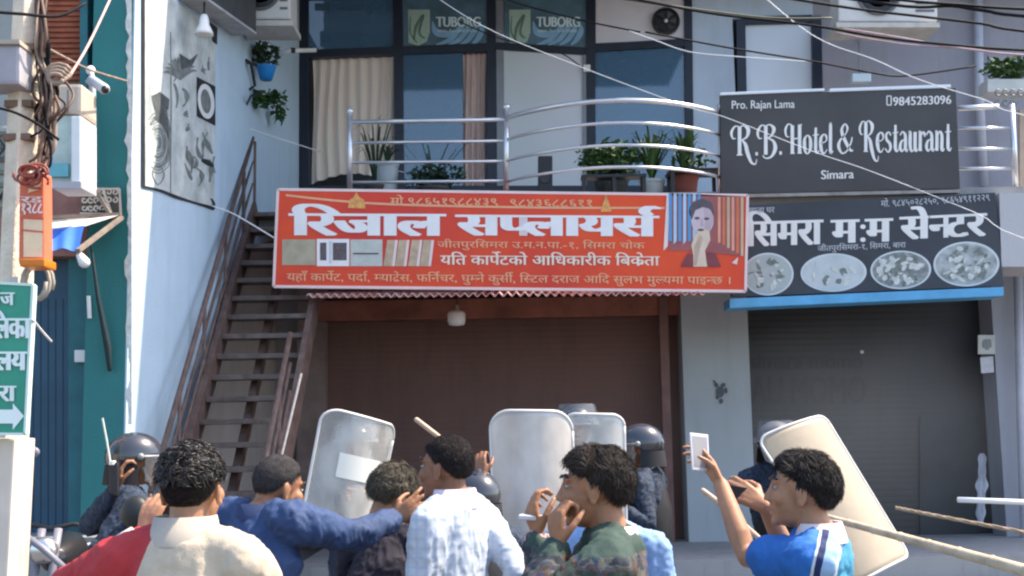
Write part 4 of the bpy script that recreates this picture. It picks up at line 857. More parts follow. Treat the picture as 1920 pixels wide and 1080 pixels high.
# coil of grey cable below it
tag(obj('cable_coil', MB().tube([P(62 + 24 * math.cos(q_ * .45) + q_ * .5, 528 + 34 * math.sin(q_ * .45), 6.2 + q_ * .004) for q_ in range(30)], .011, 7), M('grey_tan_cable', (.36, .32, .27, 1), .6, .2, 20), None, smooth=True), 'looped grey cable coil hanging between the red box sign and the green sign', 'cable coil')
# green direction sign
gs = thing('green_direction_sign', P(20, 816, 5.7), 'green street sign with white script and an arrow pointing right', 'sign')
gq = [(-150, 812), (46, 814), (61, 534), (-150, 522)]
mb = MB(); quad(mb, gq, 5.7, .03); obj('panel', mb, M('sign_green_paint', (.035, .3, .2, 1), .4, .1, 2), gs)
f = MB(); ring = gq + [gq[0]]
for a_, b_ in zip(ring, ring[1:]): bar(f, a_, b_, 5, 5.7, .042, .006)
obj('frame', f, M('pale_green_rim', (.6, .75, .7, 1), .4, .05, 4), gs)
mp = ymap(5.7); q = MB(); text(q, mp, 'बीरगंज', -62, 572, 38, .007, x1=26, bold=.1); text(q, mp, 'नगरपािलका', -108, 634, 60, .007, x1=56, bold=.14); text(q, mp, 'कायरालय', -112, 694, 56, .007, x1=48, bold=.14); text(q, mp, 'िसमरा', -70, 752, 46, .007, x1=28, bold=.12)
decal_poly(q, mp, [(-140, 768), (24, 768), (24, 756), (45, 780), (24, 806), (24, 794), (-140, 794)], .006); obj('lettering', q, M('sign_white_paint', (.75, .84, .82, 1), .4, .04, 4), gs, recalc=False)
# wide cream lower pillar that carries it
ps = thing('sign_pillar', P(-20, 1080, 5.76), 'cream painted pillar standing below the green direction sign', 'pillar')
b0, b1 = P(-50, 822, 5.76), P(28, 822, 5.76); b2, b3 = P(14, 1085, 5.76), P(-60, 1085, 5.76); k_ = b0.z / (b0.z - b3.z); b2 = b1 + (b2 - b1) * k_; b3 = b0 + (b3 - b0) * k_
mb = MB().prism([b3, b2, b1, b0], (0, .25, 0)); obj('pillar_body', mb, M('cream_pillar_paint', (.64, .56, .47, 1), .7, .1, 3), ps, bevel=.01)
mb = MB(); mb.beam(P(16, 815, 5.76), P(26, 520, 5.8), .04, .04); obj('sign_bracket', mb, M('grey_aluminium', None), ps)
# bundle of black and brown cables hanging down along the pole
rd = random.Random(8); cb = thing('cable_bundle', P(85, 250, 6.3), 'tangled bundle of brown and black cables hanging beside the concrete pole', 'cable bundle')
mats = [M('brown_cable', (.12, .065, .045, 1), .6, .3, 12), M('black_cable', (.01, .01, .012, 1), .7, .3, 12, spec=.15), M('dusty_cable', (.3, .22, .17, 1), .7, .3, 12)]
for k in range(26):
    x0 = 80 + rd.gauss(0, 6); x1 = 90 + rd.gauss(0, 9); yb = rd.uniform(190, 300)
    pts = [P(x0 - 12 + rd.gauss(0, 5) + (18 if k % 5 == 0 else 0), -40, 6.4), P(x0 - 2, 60, 6.38 + rd.gauss(0, .04)), P(x0 + rd.gauss(0, 3), 110, 6.36), P(x1 + rd.gauss(0, 6), 170, 6.34 + rd.gauss(0, .04)), P(x1 + rd.gauss(0, 9), yb, 6.34 + rd.gauss(0, .05)), P(x1 - 10 + rd.gauss(0, 12), yb + 24, 6.34)]
    obj('cable', MB().tube([V(p) for p in crom([p[:] for p in pts], 5)], rd.choice((.006, .008, .011)), 6), mats[k % 3], cb, smooth=True)
for k in range(4):
    cx, cy, r_ = 104 + k * 2, 148 - k * 4, 14 + k * 3; obj('cable', MB().tube([P(cx + r_ * math.cos(q_ * .6), cy + r_ * .7 * math.sin(q_ * .6), 6.3 + .01 * k) for q_ in range(11)], .012, 7), mats[2], cb, smooth=True)

# ------------------------------------------------------------------ parked motorcycle, half hidden behind the sign pillar
mc = thing('parked_motorcycle', P(70, 1080, 8.4), 'dark parked motorcycle with one raised mirror behind the sign pillar', 'motorcycle')
YM = 8.4; g0 = P(70, 900, YM); mc.location.z = 0
def wheel(c):
    o = obj('wheel', MB().lathe(c - V((.05, 0, 0)), [(.24, 0), (.30, .01), (.31, .05), (.30, .09), (.24, .1)], 30, (1, 0, 0)), m_dark, mc, smooth=True); obj('rim', MB().lathe(c - V((.04, 0, 0)), [(.2, 0), (.238, 0), (.238, .08), (.2, .08)], 30, (1, 0, 0)), m_steel, o)
xf = g0.x; wheel(V((xf, YM, .31))); wheel(V((xf - .1, YM + 1.25, .31)))
mg = M('dull_grey_fairing', (.2, .2, .24, 1), .4, .15, 5)
obj('fork', MB().tube([V((xf - .07, YM, .31)), V((xf - .06, YM + .2, .95)), V((xf - .06, YM + .26, 1.12))], .03, 10).tube([V((xf + .07, YM, .31)), V((xf + .06, YM + .2, .95)), V((xf + .06, YM + .26, 1.12))], .03, 10), mg, mc, smooth=True)
obj('handlebar', MB().tube([V((xf - .36, YM + .42, 1.1)), V((xf - .15, YM + .3, 1.15)), V((xf, YM + .28, 1.12)), V((xf + .15, YM + .3, 1.15)), V((xf + .36, YM + .42, 1.1))], .018, 8), m_dark, mc, smooth=True)
mr = obj('mirror', MB().ell(P(52, 848, YM + .3), (.09, .03, .05)), mg, mc, smooth=True); obj('mirror_stem', MB().tube([P(52, 850, YM + .3), P(44, 890, YM + .32), V((xf - .22, YM + .36, 1.13))], .01, 8), m_dark, mr)
obj('headlight', MB().lathe(V((xf, YM + .2, .98)), [(.02, -.06), (.09, 0), (.1, .08), (.06, .12)], 18, (0, -1, 0)), m_steel, mc, smooth=True)
obj('fuel_tank', MB().limb([V((xf, YM + .35, .9)), V((xf, YM + .6, .95)), V((xf, YM + .85, .85))], [(.1, .1), (.15, .13), (.1, .08)], 16, side=(1, 0, 0)), M('dark_red_tank', (.02, .02, .024, 1), .35, .1, 4, coat=.5), mc, smooth=True)
obj('seat', MB().limb([V((xf, YM + .85, .86)), V((xf, YM + 1.2, .84)), V((xf, YM + 1.55, .9))], [(.1, .05), (.14, .06), (.1, .05)], 14, side=(1, 0, 0)), m_dark, mc, smooth=True)
obj('engine', MB().box((xf - .12, YM + .4, .32), (xf + .12, YM + .85, .72)), mg, mc, bevel=.03)
obj('crash_bar', MB().tube([P(40, 1000, YM - .1), P(80, 1028, YM - .1), P(122, 1066, YM - .12), P(118, 1110, YM)], .024, 8), mg, mc, smooth=True)

# ------------------------------------------------------------------ overhead cables
m_wb = M('black_cable', None); m_ww = M('white_cable', (.72, .72, .74, 1), .4, .06, 5)
def cable(pts, Ya, Yb, r, mat, label):
    if pts[-1][0] >= 2000: (xa_, ya_), (xb_, yb_) = pts[-2:]; pts = pts + [(xb_ + 900, yb_ + (yb_ - ya_) / (xb_ - xa_) * 500)]
    if pts[0][1] < -11: (xa_, ya_), (xb_, yb_) = pts[:2]; pts = [(xa_ - (xb_ - xa_) * 1.6, ya_ - (yb_ - ya_) * 1.6)] + pts
    n = len(pts); px = crom(pts, 5); N = len(px)
    tag(obj('overhead_cable', MB().tube([P(x, y, Ya + (Yb - Ya) * i / (N - 1)) for i, (x, y) in enumerate(px)], r, 7), mat, None, smooth=True), label, 'cable', 'overhead cables')
cable([(740, -60), (900, 46), (1085, 124), (1289, 200), (1357, 219), (1527, 285), (1635, 322), (1827, 398), (2000, 470)], 11, 8.5, .0032, m_ww, 'white cable sagging from the top across the frosted door and over the hotel sign')
cable([(1370, -60), (1520, 64), (1640, 112), (1725, 150), (1842, 186), (2000, 232)], 10, 8.5, .004, m_ww, 'white cable crossing the small right window and above the hotel sign corner')
cable([(1400, -16), (1594, 15), (1727, 31), (1838, 44), (2000, 66)], 8, 8, .010, m_wb, 'thick black cable drawn across the ivory air conditioner')
cable([(1560, -18), (1690, 0), (1800, 9), (2000, 20)], 8.2, 8, .011, m_wb, 'uppermost black cable at the top right corner')
cable([(1500, -16), (1700, 12), (1783, 11), (1845, 20), (2000, 36)], 8.2, 8, .012, m_wb, 'second black cable from the top at the right corner')
cable([(1100, -20), (1320, 23), (1468, 41), (1550, 52), (1640, 68), (1760, 82), (2000, 98)], 8.6, 8, .01, m_wb, 'black cable running just over the small right window')
cable([(1210, 60), (1364, 89), (1524, 115), (1638, 137), (1700, 142), (1830, 124)], 9.5, 10, .008, m_wb, 'dark cable passing the pale box floodlight')
cable([(920, -14), (980, 9), (1100, 40), (1200, 60)], 11, 12, .009, m_wb, 'dark cable slanting over the right printed transom')
cable([(1110, -10), (1289, 15), (1437, 33), (1560, 34)], 9, 9, .008, M('olive_cable', (.1, .11, .07, 1), .6, .2, 8), 'olive cable above the round exhaust fan')
cable([(1180, 58), (1230, 76), (1292, 97), (1380, 106), (1524, 116)], 10.5, 10, .0045, m_ww, 'thin white cable tied at the frame below the exhaust fan')
cable([(1580, 54), (1660, 66), (1757, 83), (1822, 93), (2000, 108)], 10, 9, .009, M('pinkish_cable', (.42, .3, .32, 1), .6, .15, 8), 'upper of two pinkish cables under the ivory air conditioner')
cable([(1570, 62), (1660, 78), (1757, 88), (2000, 96)], 10.2, 9, .008, M('pinkish_cable', None), 'lower of two pinkish cables under the ivory air conditioner')
cable([(860, 40), (938, 72), (1045, 97), (1090, 126)], 11.5, 13.6, .007, m_wb, 'thin dark cable ending at the small white lock of the frosted door')
cable([(470, 242), (530, 262), (600, 284)], 12.4, 13.4, .006, m_ww, 'short white cable from the side wall to the curtain glass')
cable([(398, 386), (440, 402), (514, 446)], 11.7, 11.8, .007, m_ww, 'short white cable from the mural corner to the red banner')
cable([(690, 306), (760, 324), (832, 338)], 13.4, 13.4, .008, m_ww, 'thin white cord hanging inside the straight part of the railing')
cable([(128, 146), (165, 85), (215, -20)], 6.4, 7.5, .008, M('salmon_cord', (.6, .36, .33, 1), .6, .15, 5), 'taut pale cord rising from the beige cabinet to the top left')
cable([(92, 92), (130, 112), (172, 132), (238, 152)], 6.4, 9.6, .008, M('dusty_cable', None), 'tan cable from the pole to the small security camera')
cable([(-40, 196), (20, 208), (70, 232), (110, 262)], 6.0, 6.2, .008, m_wb, 'black cable crossing the pole above the vent box')
cable([(-40, 20), (40, 26), (110, 30), (160, 6)], 6.0, 6.4, .009, m_wb, 'dark cable near the top of the pole before the brick red panel')
cable([(62, 600), (78, 620), (96, 640)], 5.68, 6.2, .006, m_ww, 'short pale wire poking out right of the green sign')
# ------------------------------------------------------------------ people
def smooth01(t): t = max(0., min(1., t)); return t * t * (3 - 2 * t)
m_skin = [M('warm_brown_skin', (.31, .145, .075, 1), .5, .16, 14, .1, bscale=200), M('tan_skin', (.36, .18, .1, 1), .5, .16, 14, .1, bscale=200), M('deep_brown_skin', (.22, .1, .055, 1), .5, .16, 14, .1, bscale=200)]
m_hairb = M('black_hair', (.016, .013, .013, 1), .42, .3, 30, spec=.45); m_hairbr = M('dark_brown_hair', (.026, .019, .015, 1), .55, .35, 30, spec=.28); m_hairm = M('soft_black_hair', (.016, .013, .013, 1), .55, .3, 30, spec=.25)
m_hairg = M('grey_black_hair', (.035, .032, .033, 1), .5, .5, 40, spec=.4); m_hairl = M('dusty_brown_hair', (.075, .062, .042, 1), .5, .4, 30, spec=.4)
m_eye = M('eye_white', (.33, .29, .27, 1), .25, .03, 9); m_iris = M('dark_iris', (.02, .012, .01, 1), .15, .1, 9); m_lip = M('lip_tone', (.3, .12, .095, 1), .45, .08, 20)

def hairline(y):
    """height on the skull above which hair grows, against forwardness of the direction"""
    pts = [(-1, -.62), (-.6, -.6), (-.3, -.35), (-.08, -.02), (.15, -.05), (.3, .1), (.5, .34), (.8, .46), (1, .5)]
    for (a, b), (c, d) in zip(pts, pts[1:]):
        if y <= c: return b + (d - b) * (y - a) / (c - a)
    return .5

def fold(me, amp, scale, seed, mask=None):
    """cloth creases: ridged noise pushed along the normals"""
    off = V((seed * 3.1, seed * 1.7, seed * .9)); nrm = [v.normal.copy() for v in me.vertices]
    for v, n in zip(me.vertices, nrm):
        p = v.co; q = V((p.x * scale, p.y * scale, p.z * scale * .62)) + off
        w_ = V((noise.noise(q * .6 + V((9, 0, 0))), noise.noise(q * .6 + V((0, 7, 0))), noise.noise(q * .6 + V((0, 0, 5))))) * 1.1
        r = 1 - 2.2 * abs(noise.noise(q + w_)); r2 = 1 - 2 * abs(noise.noise(q * 2.3 + w_ * 1.3))
        r3 = 1 - 2 * abs(noise.noise(q * 4.6 + w_ * 1.6)); v.co = p + n * (amp * (r * .55 + r2 * .3 + max(0, r3) ** 2 * .3) - amp * .3)

def ik(S_, T_, a, b, hint):
    """elbow of a two-bone arm"""
    d = T_ - S_; l = min(d.length, (a + b) * .995); d.normalize()
    x = (a * a - b * b + l * l) / (2 * l); h = math.sqrt(max(a * a - x * x, 1e-6))
    n = (hint - d * hint.dot(d)); n.normalize(); return S_ + d * x + n * h, S_ + d * l

def add_hand(mb, W, d, n, thumb, curl=(.5, .55, .6, .65), spread=.1, tcurl=.4, k=1.0):
    """palm, four fingers of unequal length bent towards n, thumb at the side of the palm"""
    d = d.normalized(); n = (n - d * n.dot(d)).normalized(); s_ = d.cross(n).normalized()
    if s_.dot(thumb) < 0: s_ = -s_
    K = []
    for i, o in enumerate((.031, .011, -.010, -.030)):
        b = W + s_ * o * .55 * k + d * .02 * k; kn = W + s_ * o * k + d * (.088, .092, .088, .08)[i] * k; mb.limb([b, b.lerp(kn, .6) - n * .003, kn], [.0135 * k, .0135 * k, .0115 * k], 8); K.append((kn, (1 - 0) * (1.5 - i) * spread))
    mb.limb([W - d * .02, W + d * .045 * k, W + d * .08 * k], [(.026 * k, .019 * k), (.036 * k, .015 * k), (.034 * k, .012 * k)], 12, side=s_)
    for i, (kn, sp) in enumerate(K):
        L_ = (.040, .044, .041, .032)[i] * k; c = curl[i]; p = kn; a = c * .6; pts = [p]
        for q in range(3):
            dirq = (d * math.cos(a) + n * math.sin(a) + s_ * sp * math.cos(a)).normalized(); p = p + dirq * L_ * (1, .68, .55)[q]; pts.append(p); a += c
        mb.limb(pts, [.0098 * k, .0092 * k, .0084 * k, .0072 * k], 8)
    t0 = W + s_ * .022 * k + d * .02 * k + n * .006; t1 = t0 + (s_ * .75 + d * .65 + n * .25).normalized() * .042 * k; t2 = t1 + (s_ * (.6 - tcurl) + d * .85 + n * (.3 + tcurl)).normalized() * .034 * k; t3 = t2 + (s_ * (.3 - tcurl) + d * .9 + n * (.4 + tcurl)).normalized() * .026 * k
    mb.limb([t0, t1, t2, t3], [.0145 * k, .0115 * k, .0102 * k, .008 * k], 8)

def ang(yaw): return V((math.sin(R(yaw)), math.cos(R(yaw)), 0))
class Fig: pass
def figure(hx, hy, Y, yaw, label, head_yaw=None, tilt=0, nod=0, lean=(0, 0), sh=.19, skin=0, top=None, top_mat=None, trouser=None, sleeve='long', arms=None, girth=1.0, hair=None, hair_mat=None, group=None, seed=1, neck_drop=0.0, collar=None, fold_amp=.019, ground=0.0, face=True, shoulder_slope=.045, headk=1.0, fwd=.045):
    """a clothed person; yaw 0 looks away from the viewer, -90 to the left; arms = {side: (hand point, elbow hint, finger direction, palm direction, thumb direction, curl)}"""
    g = Fig(); H = P(hx, hy, Y); F = ang(yaw); Rt = V((F.y, -F.x, 0)); U = V((0, 0, 1)); head_yaw = yaw if head_yaw is None else head_yaw
    root = thing('person', (H.x, H.y, ground), label, 'person', group); g.root = root
    Rh = Matrix.Rotation(-R(head_yaw), 4, 'Z') @ Matrix.Rotation(R(nod), 4, 'X') @ Matrix.Rotation(R(tilt), 4, 'Y'); HM = Matrix.Translation(H) @ Rh @ Matrix.Scale(headk, 4); g.HM = HM
    hl = lambda x, y, z: HM @ V((x, y, z))
    nk = H + (Rh.to_3x3() @ V((0, -.035, -.075))); fh = ang(head_yaw)
    nb = H - F * fwd - U * (.142 + neck_drop) + V((0, 0, 0)); lv = V((lean[0], lean[1], 0)); hip = V((nb.x, nb.y, 0)) - lv + U * (ground + (nb.z - ground) * .62)
    chest = nb.lerp(hip, .3) + F * .02; waist = nb.lerp(hip, .68)
    shs = {s: nb + Rt * (sh * (1 if s == 'R' else -1)) - U * (shoulder_slope + .025) - F * .0 for s in 'RL'}; g.shoulder = shs
    bd = MB(); ct = MB(); tr = MB(); so = MB()
    # head
    def E_(c, r): bd.ell(V((0, 0, 0)), r, None); 
    def hell(c, r):
        q = MB(); q.ell(c, r); q.xf(HM); bd.add(q.v, q.f)
    hell((0, -.014, .03), (.076, .094, .09)); hell((0, .028, -.028), (.063, .064, .088)); hell((0, .03, -.075), (.052, .05, .042)); hell((0, .068, -.1), (.024, .018, .018))
    if face:
        q = MB().limb([(0, .086, .022), (0, .095, -.005), (0, .105, -.03)], [.008, .0095, .0125], 8); q.ell((.013, .096, -.034), .0095); q.ell((-.013, .096, -.034), .0095)
        q.limb([(-.042, .072, .031), (-.016, .085, .027), (.016, .085, .027), (.042, .072, .031)], [.009, .009, .009, .009], 8); q.ell((.04, .058, -.022), .028); q.ell((-.04, .058, -.022), .028)
        q.limb([(-.022, .08, -.063), (0, .091, -.06), (.022, .08, -.063)], [.007, .0095, .007], 8); q.limb([(-.02, .078, -.073), (0, .089, -.074), (.02, .078, -.073)], [.006, .009, .006], 8); q.xf(HM); bd.add(q.v, q.f)
    for sx in (-1, 1):
        q = MB().ell((0, 0, 0), (.009, .021, .034)); q.ell((.003 * sx, -.003, -.026), (.009, .012, .012)); q.xf(HM @ Matrix.Translation((.0785 * sx, -.012, -.008)) @ Matrix.Rotation(R(22 * sx), 4, 'Z') @ Matrix.Rotation(R(10), 4, 'X')); bd.add(q.v, q.f)
    bd.limb([H + (Rh.to_3x3() @ V((0, -.03, -.03))), nk, nb + U * .01, nb - U * .06], [(.05, .052), (.052, .053), (.06, .058), (.09, .07)], 16, side=Rt)
    # trunk, legs and feet
    ds = .012
    T = [(nb - U * .02, .07, .06), (nb - U * .065, .135 * girth * sh / .19, .088), (chest, .168 * girth * sh / .19, .112 * girth), (waist, .145 * girth, .1 * girth), (hip, .155 * girth, .11 * girth), (hip - U * .08, .14 * girth, .1 * girth)]
    bd.limb([t[0] for t in T], [(t[1] - ds, t[2] - ds) for t in T], 20, side=Rt); ct.limb([t[0] for t in T[1:]], [(t[1] + .012, t[2] + .012) for t in T[1:]], 24, side=Rt)
    ct.limb([nb - U * .012, nb - U * .06], [(.078, .07), (.12, .09)], 20, side=Rt, cap=False)
    feet = {}
    for s, k_ in (('R', 1), ('L', -1)):
        hj = hip + Rt * .085 * k_ - U * .04; ft = V((hip.x, hip.y, ground + .09)) + Rt * .12 * k_ + lv * .25 + F * (.05 * k_); kn = hj.lerp(ft, .5) + F * .03; feet[s] = ft
        bd.limb([hj, kn, ft], [.075, .052, .038], 12); tr.limb([hj + U * .03, kn, ft - U * .02], [.095, .07, .06], 14); bd.limb([ft - F * .03 - U * .05, ft + F * .13 - U * .06], [.036, .028], 10); so.limb([ft - F * .05 - U * .045, ft + F * .05 - U * .04, ft + F * .17 - U * .055], [(.04, .042), (.045, .045), (.036, .03)], 12, side=Rt)
    tr.limb([hip + U * .07, hip - U * .02, hip - U * .1], [(.155 * girth, .115), (.165 * girth, .12), (.15, .11)], 18, side=Rt)
    # arms
    g.hand = {}; g.elbow = {}
    for s, k_ in (('R', 1), ('L', -1)):
        Sj = shs[s]; sp = (arms or {}).get(s)
        if sp is None: sp = (Sj + Rt * .07 * k_ - U * .55 + F * .08, -F + Rt * k_ * .3, -U + F * .1, -Rt * k_, F, (.35, .4, .45, .5))
        T_, hint, fd, pn, td, cu = sp[:6]; ua, fa = .29, .25; W0 = T_
        if (T_ - Sj).length > (ua + fa): kk = (T_ - Sj).length / (ua + fa) * 1.005; ua *= kk; fa *= kk
        el, wr = ik(Sj, T_, ua, fa, hint); g.hand[s] = wr; g.elbow[s] = el
        bd.limb([nb.lerp(Sj, .45) - U * .02, Sj, Sj.lerp(el, .45), el, el.lerp(wr, .3), wr], [.05, .05, .042, .035, .037, .026], 14)
        add_hand(bd, wr + fd.normalized() * .01, fd, pn, td, cu, *(sp[6:] if len(sp) > 6 else ()))
        ct.limb([nb + Rt * .045 * k_ - U * .015, nb.lerp(Sj, .55) + U * .004, Sj - U * .002], [.055, .064, .067], 14)
        sl = sleeve[s] if isinstance(sleeve, dict) else sleeve
        if sl == 'long': ct.limb([Sj - Rt * k_ * .02, Sj.lerp(el, .12), Sj.lerp(el, .5), el, el.lerp(wr, .5), el.lerp(wr, .93)], [.072 * girth, .07 * girth, .062, .055, .05, .042], 16)
        elif sl == 'rolled': ct.limb([Sj - Rt * k_ * .02, Sj.lerp(el, .12), Sj.lerp(el, .5), el, el.lerp(wr, .2)], [.072 * girth, .07 * girth, .064, .06, .056], 16)
        else: ct.limb([Sj - Rt * k_ * .02, Sj.lerp(el, .12), Sj.lerp(el, .4), Sj.lerp(el, .66)], [.07, .069, .066, .068], 16)
    g.F, g.Rt, g.nb, g.H = F, Rt, nb, H
    body = link('body', baked(bd, .0056, 3), m_skin[skin], root, True)
    if face:
        for sx in (-1, 1):
            q = MB().ell((.032 * sx, .0755, .008), (.012, .010, .0065)).xf(HM); e = obj('eye', q, m_eye, root, True); obj('iris', MB().ell((.032 * sx, .0835, .008), (.0068, .003, .0062)).xf(HM), m_iris, e, True)
            obj('eyebrow', MB().limb([(.014 * sx, .0975, .033), (.03 * sx, .092, .04), (.048 * sx, .073, .035)], [(.006, .0035)] * 3, 8).xf(HM), m_hairb, root, True)
        obj('mouth', MB().limb([(-.021, .083, -.066), (0, .098, -.065), (.021, .083, -.066)], [.004, .0075, .004], 8).xf(HM), m_lip, root, True)
    me = baked(ct, .0088, 6); fold(me, fold_amp, 8.5, seed); g.shirt = link(top or 'shirt', me, top_mat, root, True)
    g.trouser = link('trousers', baked(tr, .016, 3), trouser or M('dark_denim', (.03, .035, .05, 1), .8, .25, 20), root, True); obj('shoes', so, m_dark, root, True)
    if collar:
        c = MB(); h_, r_, w_ = collar[1:4]; N = 36
        for i in range(N + 1):
            a = 2 * math.pi * i / N; dirc = Rt * math.cos(a) + F * math.sin(a); fr_ = smooth01((math.sin(a) - .5) / .5); base = nb + Rt * (math.cos(a) * .086) + F * (math.sin(a) * .078 + .004) - U * (.004 + .05 * fr_)
            up_ = base + U * (h_ * (1 - .6 * fr_)) - dirc * .008; dn = base + dirc * (w_ * .45 + .005) - U * (.008 + .35 * w_)
            c.v += [base, up_, up_ + dirc * .009 + U * .001, dn]
        c.f = [(4 * i + j, 4 * i + j + 1, 4 * i + j + 5, 4 * i + j + 4) for i in range(N) for j in range(3)]
        obj('collar', c, collar[0], root, True)
    if hair: make_hair(g, hair, hair_mat or m_hairb, seed)
    return g

def make_hair(g, st, mat, seed):
    """scalp cap plus hundreds of tapering locks; st: len, width, lift, n, top_only, curl, puff, dirs, short"""
    HM = g.HM; c0 = V((0, -.014, .03)); rad = V((.076, .094, .09)); rd = random.Random(seed * 17)
    cap = MB(); nu, nv = 48, 30; puff = st.get('puff', .012); ring = []
    def surf(d, h): return c0 + V((d.x * (rad.x + h), d.y * (rad.y + h), d.z * (rad.z + h)))
    sh_ = st.get('hl', 0.0); vs = []; idx = {}
    for j in range(nv + 1):
        th = math.pi * .78 * j / nv
        for i in range(nu):
            ph = 2 * math.pi * i / nu; d = V((math.sin(th) * math.cos(ph), math.sin(th) * math.sin(ph), math.cos(th)))
            ab = d.z - hairline(d.y) - sh_; h = (puff * smooth01(ab / .35) + .003) if ab > 0 else -.004
            if st.get('fade') and d.z < .3: h = min(h, .005)
            h += .003 * noise.noise(d * 6 + V((seed, 0, 0))) * (1 if ab > .05 else 0)
            vs.append(surf(d, h)); idx[(j, i)] = (len(vs) - 1, ab)
    fs = []
    for j in range(nv):
        for i in range(nu):
            q = [idx[(j, i)], idx[(j + 1, i)], idx[(j + 1, (i + 1) % nu)], idx[(j, (i + 1) % nu)]]
            if max(a for _, a in q) > -.06: fs.append(tuple(k for k, _ in q))
    cap.add(vs, fs); cap.xf(HM); o = obj('hair', cap, M('matte_' + mat.name + '_roots', tuple(c * .8 for c in mat.node_tree.nodes['Color Ramp'].color_ramp.elements[1].color[:3]) + (1,), .9, .3, 60, .5, spec=.05, bscale=220), g.root, True)
    lk = MB(); n = st.get('n', 500); cnt = 0; tries = 0
    while cnt < n and tries < n * 8:
        tries += 1; d = V((rd.gauss(0, 1), rd.gauss(0, 1), rd.gauss(0, 1))).normalized(); ab = d.z - hairline(d.y) - sh_
        if ab < .02 or (st.get('top') is not None and d.z < st['top'] + rd.uniform(-.1, .1)): continue
        cnt += 1; n_ = V((d.x / rad.x, d.y / rad.y, d.z / rad.z)).normalized(); nf = st.get('freq', 3.2); so_ = V((seed * 2.3, 0, 0)); fl = st.get('flow', lambda d: V((0, -.4, -.6)))(d) + noise.noise_vector(d * nf + so_) * st.get('mess', .5) * 1.7 + V((rd.gauss(0, 1), rd.gauss(0, 1), rd.gauss(0, 1))) * .16
        t = fl - n_ * fl.dot(n_)
        if t.length < 1e-4: continue
        t.normalize(); L_ = st['len'] * rd.uniform(.55, 1.25) * (.6 + .4 * smooth01(ab / .4)); lift = st.get('lift', .3) * (1 + 1.1 * noise.noise(d * nf * 1.4 + so_)) * rd.uniform(.7, 1.25); wd = st['width'] * rd.uniform(.6, 1.3); b = n_.cross(t); cu = st.get('curl', 0) * (1 if noise.noise(d * nf * 2 + so_) > 0 else -1) * rd.uniform(.6, 1.3); p = surf(d, puff * smooth01(ab / .35) * .7); pts = []
        for q in range(5):
            u = q / 4; a = cu * u * 3.0; dirq = t * math.cos(a) + b * math.sin(a); pts.append(p); p = p + dirq * (L_ / 4) + n_ * (L_ / 4) * (lift * (1 - 1.9 * u))
        lk.limb(pts, [(wd * .7, wd * .35), (wd, wd * .5), (wd, wd * .5), (wd * .7, wd * .35), (wd * .15, wd * .1)], 4, side=b, cap=False)
    fn = 0
    while fn < st.get('fuzz', 1500):
        d = V((rd.gauss(0, 1), rd.gauss(0, 1), rd.gauss(0, 1))).normalized(); ab = d.z - hairline(d.y) - sh_
        if not -.05 < ab < .3 or rd.random() > smooth01((ab + .07) / .12): continue
        fn += 1; n_ = V((d.x / rad.x, d.y / rad.y, d.z / rad.z)).normalized(); fl = V((0, -.25 if d.y < .3 else .5, -1)) + V((rd.gauss(0, 1), rd.gauss(0, 1), rd.gauss(0, 1))) * .3; t = (fl - n_ * fl.dot(n_)).normalized(); b = n_.cross(t); p = surf(d, .001); L_ = rd.uniform(.006, .014); wd = rd.uniform(.0007, .0013)
        lk.limb([p, p + t * L_ * .5 + n_ * L_ * .22, p + t * L_ + n_ * L_ * .25], [(wd, wd * .6), (wd, wd * .6), (wd * .2, wd * .2)], 3, side=b, cap=False)
    lk.xf(HM); obj('locks', lk, mat, o, True, recalc=False)

# hair cuts
front = lambda d: V((.12, .6, .1)) if d.y > .1 and d.z > .15 else V((0, -.35, -.6))
H_CURL = dict(len=.045, width=.0026, lift=.40, n=3400, top=.22, mess=.8, curl=.8, puff=.010, fade=True, freq=5, hl=-.1, fuzz=3500)
H_BUZZ = dict(len=.010, width=.0012, lift=.3, n=4500, mess=.3, puff=.002)
H_SHORT = dict(len=.026, width=.0013, lift=.25, n=6500, mess=.4, puff=.008)
H_BUSH = dict(len=.05, width=.0017, lift=.36, n=6500, mess=.6, puff=.018, curl=.25)
H_FLUFF = dict(len=.05, width=.0015, lift=.30, n=8500, mess=.42, puff=.014, curl=.12, flow=front, freq=2.6)
H_WAVE = dict(len=.052, width=.0015, lift=.26, n=9500, mess=.4, puff=.013, curl=.22, flow=front, freq=2.8)

def px2(x, y, Y): return P(x, y, Y)
U_ = V((0, 0, 1))
# 1 man in the red and cream jacket
g1 = figure(362, 918, 3.35, 12, 'man seen from behind in a cream jacket with one red sleeve and wet curly hair', head_yaw=8, nod=4, neck_drop=-.018, skin=1, top='jacket', top_mat=M('cream_cloth_jacket', (.52, .44, .34, 1), .85, .06, 5, .12, bscale=180),
    arms={'L': (P(268, 1008, 3.62), V((-1, -.2, -.6)), V((.22, .25, .9)), V((.3, .9, 0)), V((1, .1, .1)), (.7, .75, .8, .9)), 'R': (P(470, 1180, 3.7), V((1, -.4, -.5)), V((-.3, 1, .2)), V((-1, 0, 0)), V((0, 0, 1)), (.6, .6, .6, .6))},
    hair=H_CURL, girth=1.04, sh=.187, seed=1, fold_amp=.011, collar=(M('stone_collar_cloth', (.42, .37, .31, 1), .85, .08, 8), .058, .0, .03))
n_ = g1.Rt - U_ * .34; g1.shirt.data.materials[0] = mat_bands('red_and_cream_jacket', n_, n_.dot(g1.nb) - .055, [(0, (.4, .03, .035, 1)), (0, (.5, .425, .325, 1))])
w_ = g1.hand['L']
tag(obj('mobile_phone', MB().prism([w_ + V((-.005, .03, .0)), w_ + V((.07, .05, .0)), w_ + V((.075, .055, .1)), w_ + V((0, .035, .1))], (-.002, .01, 0)), m_dark, None, bevel=.002), 'dark phone held up in the left hand of the man with the red sleeve', 'phone')
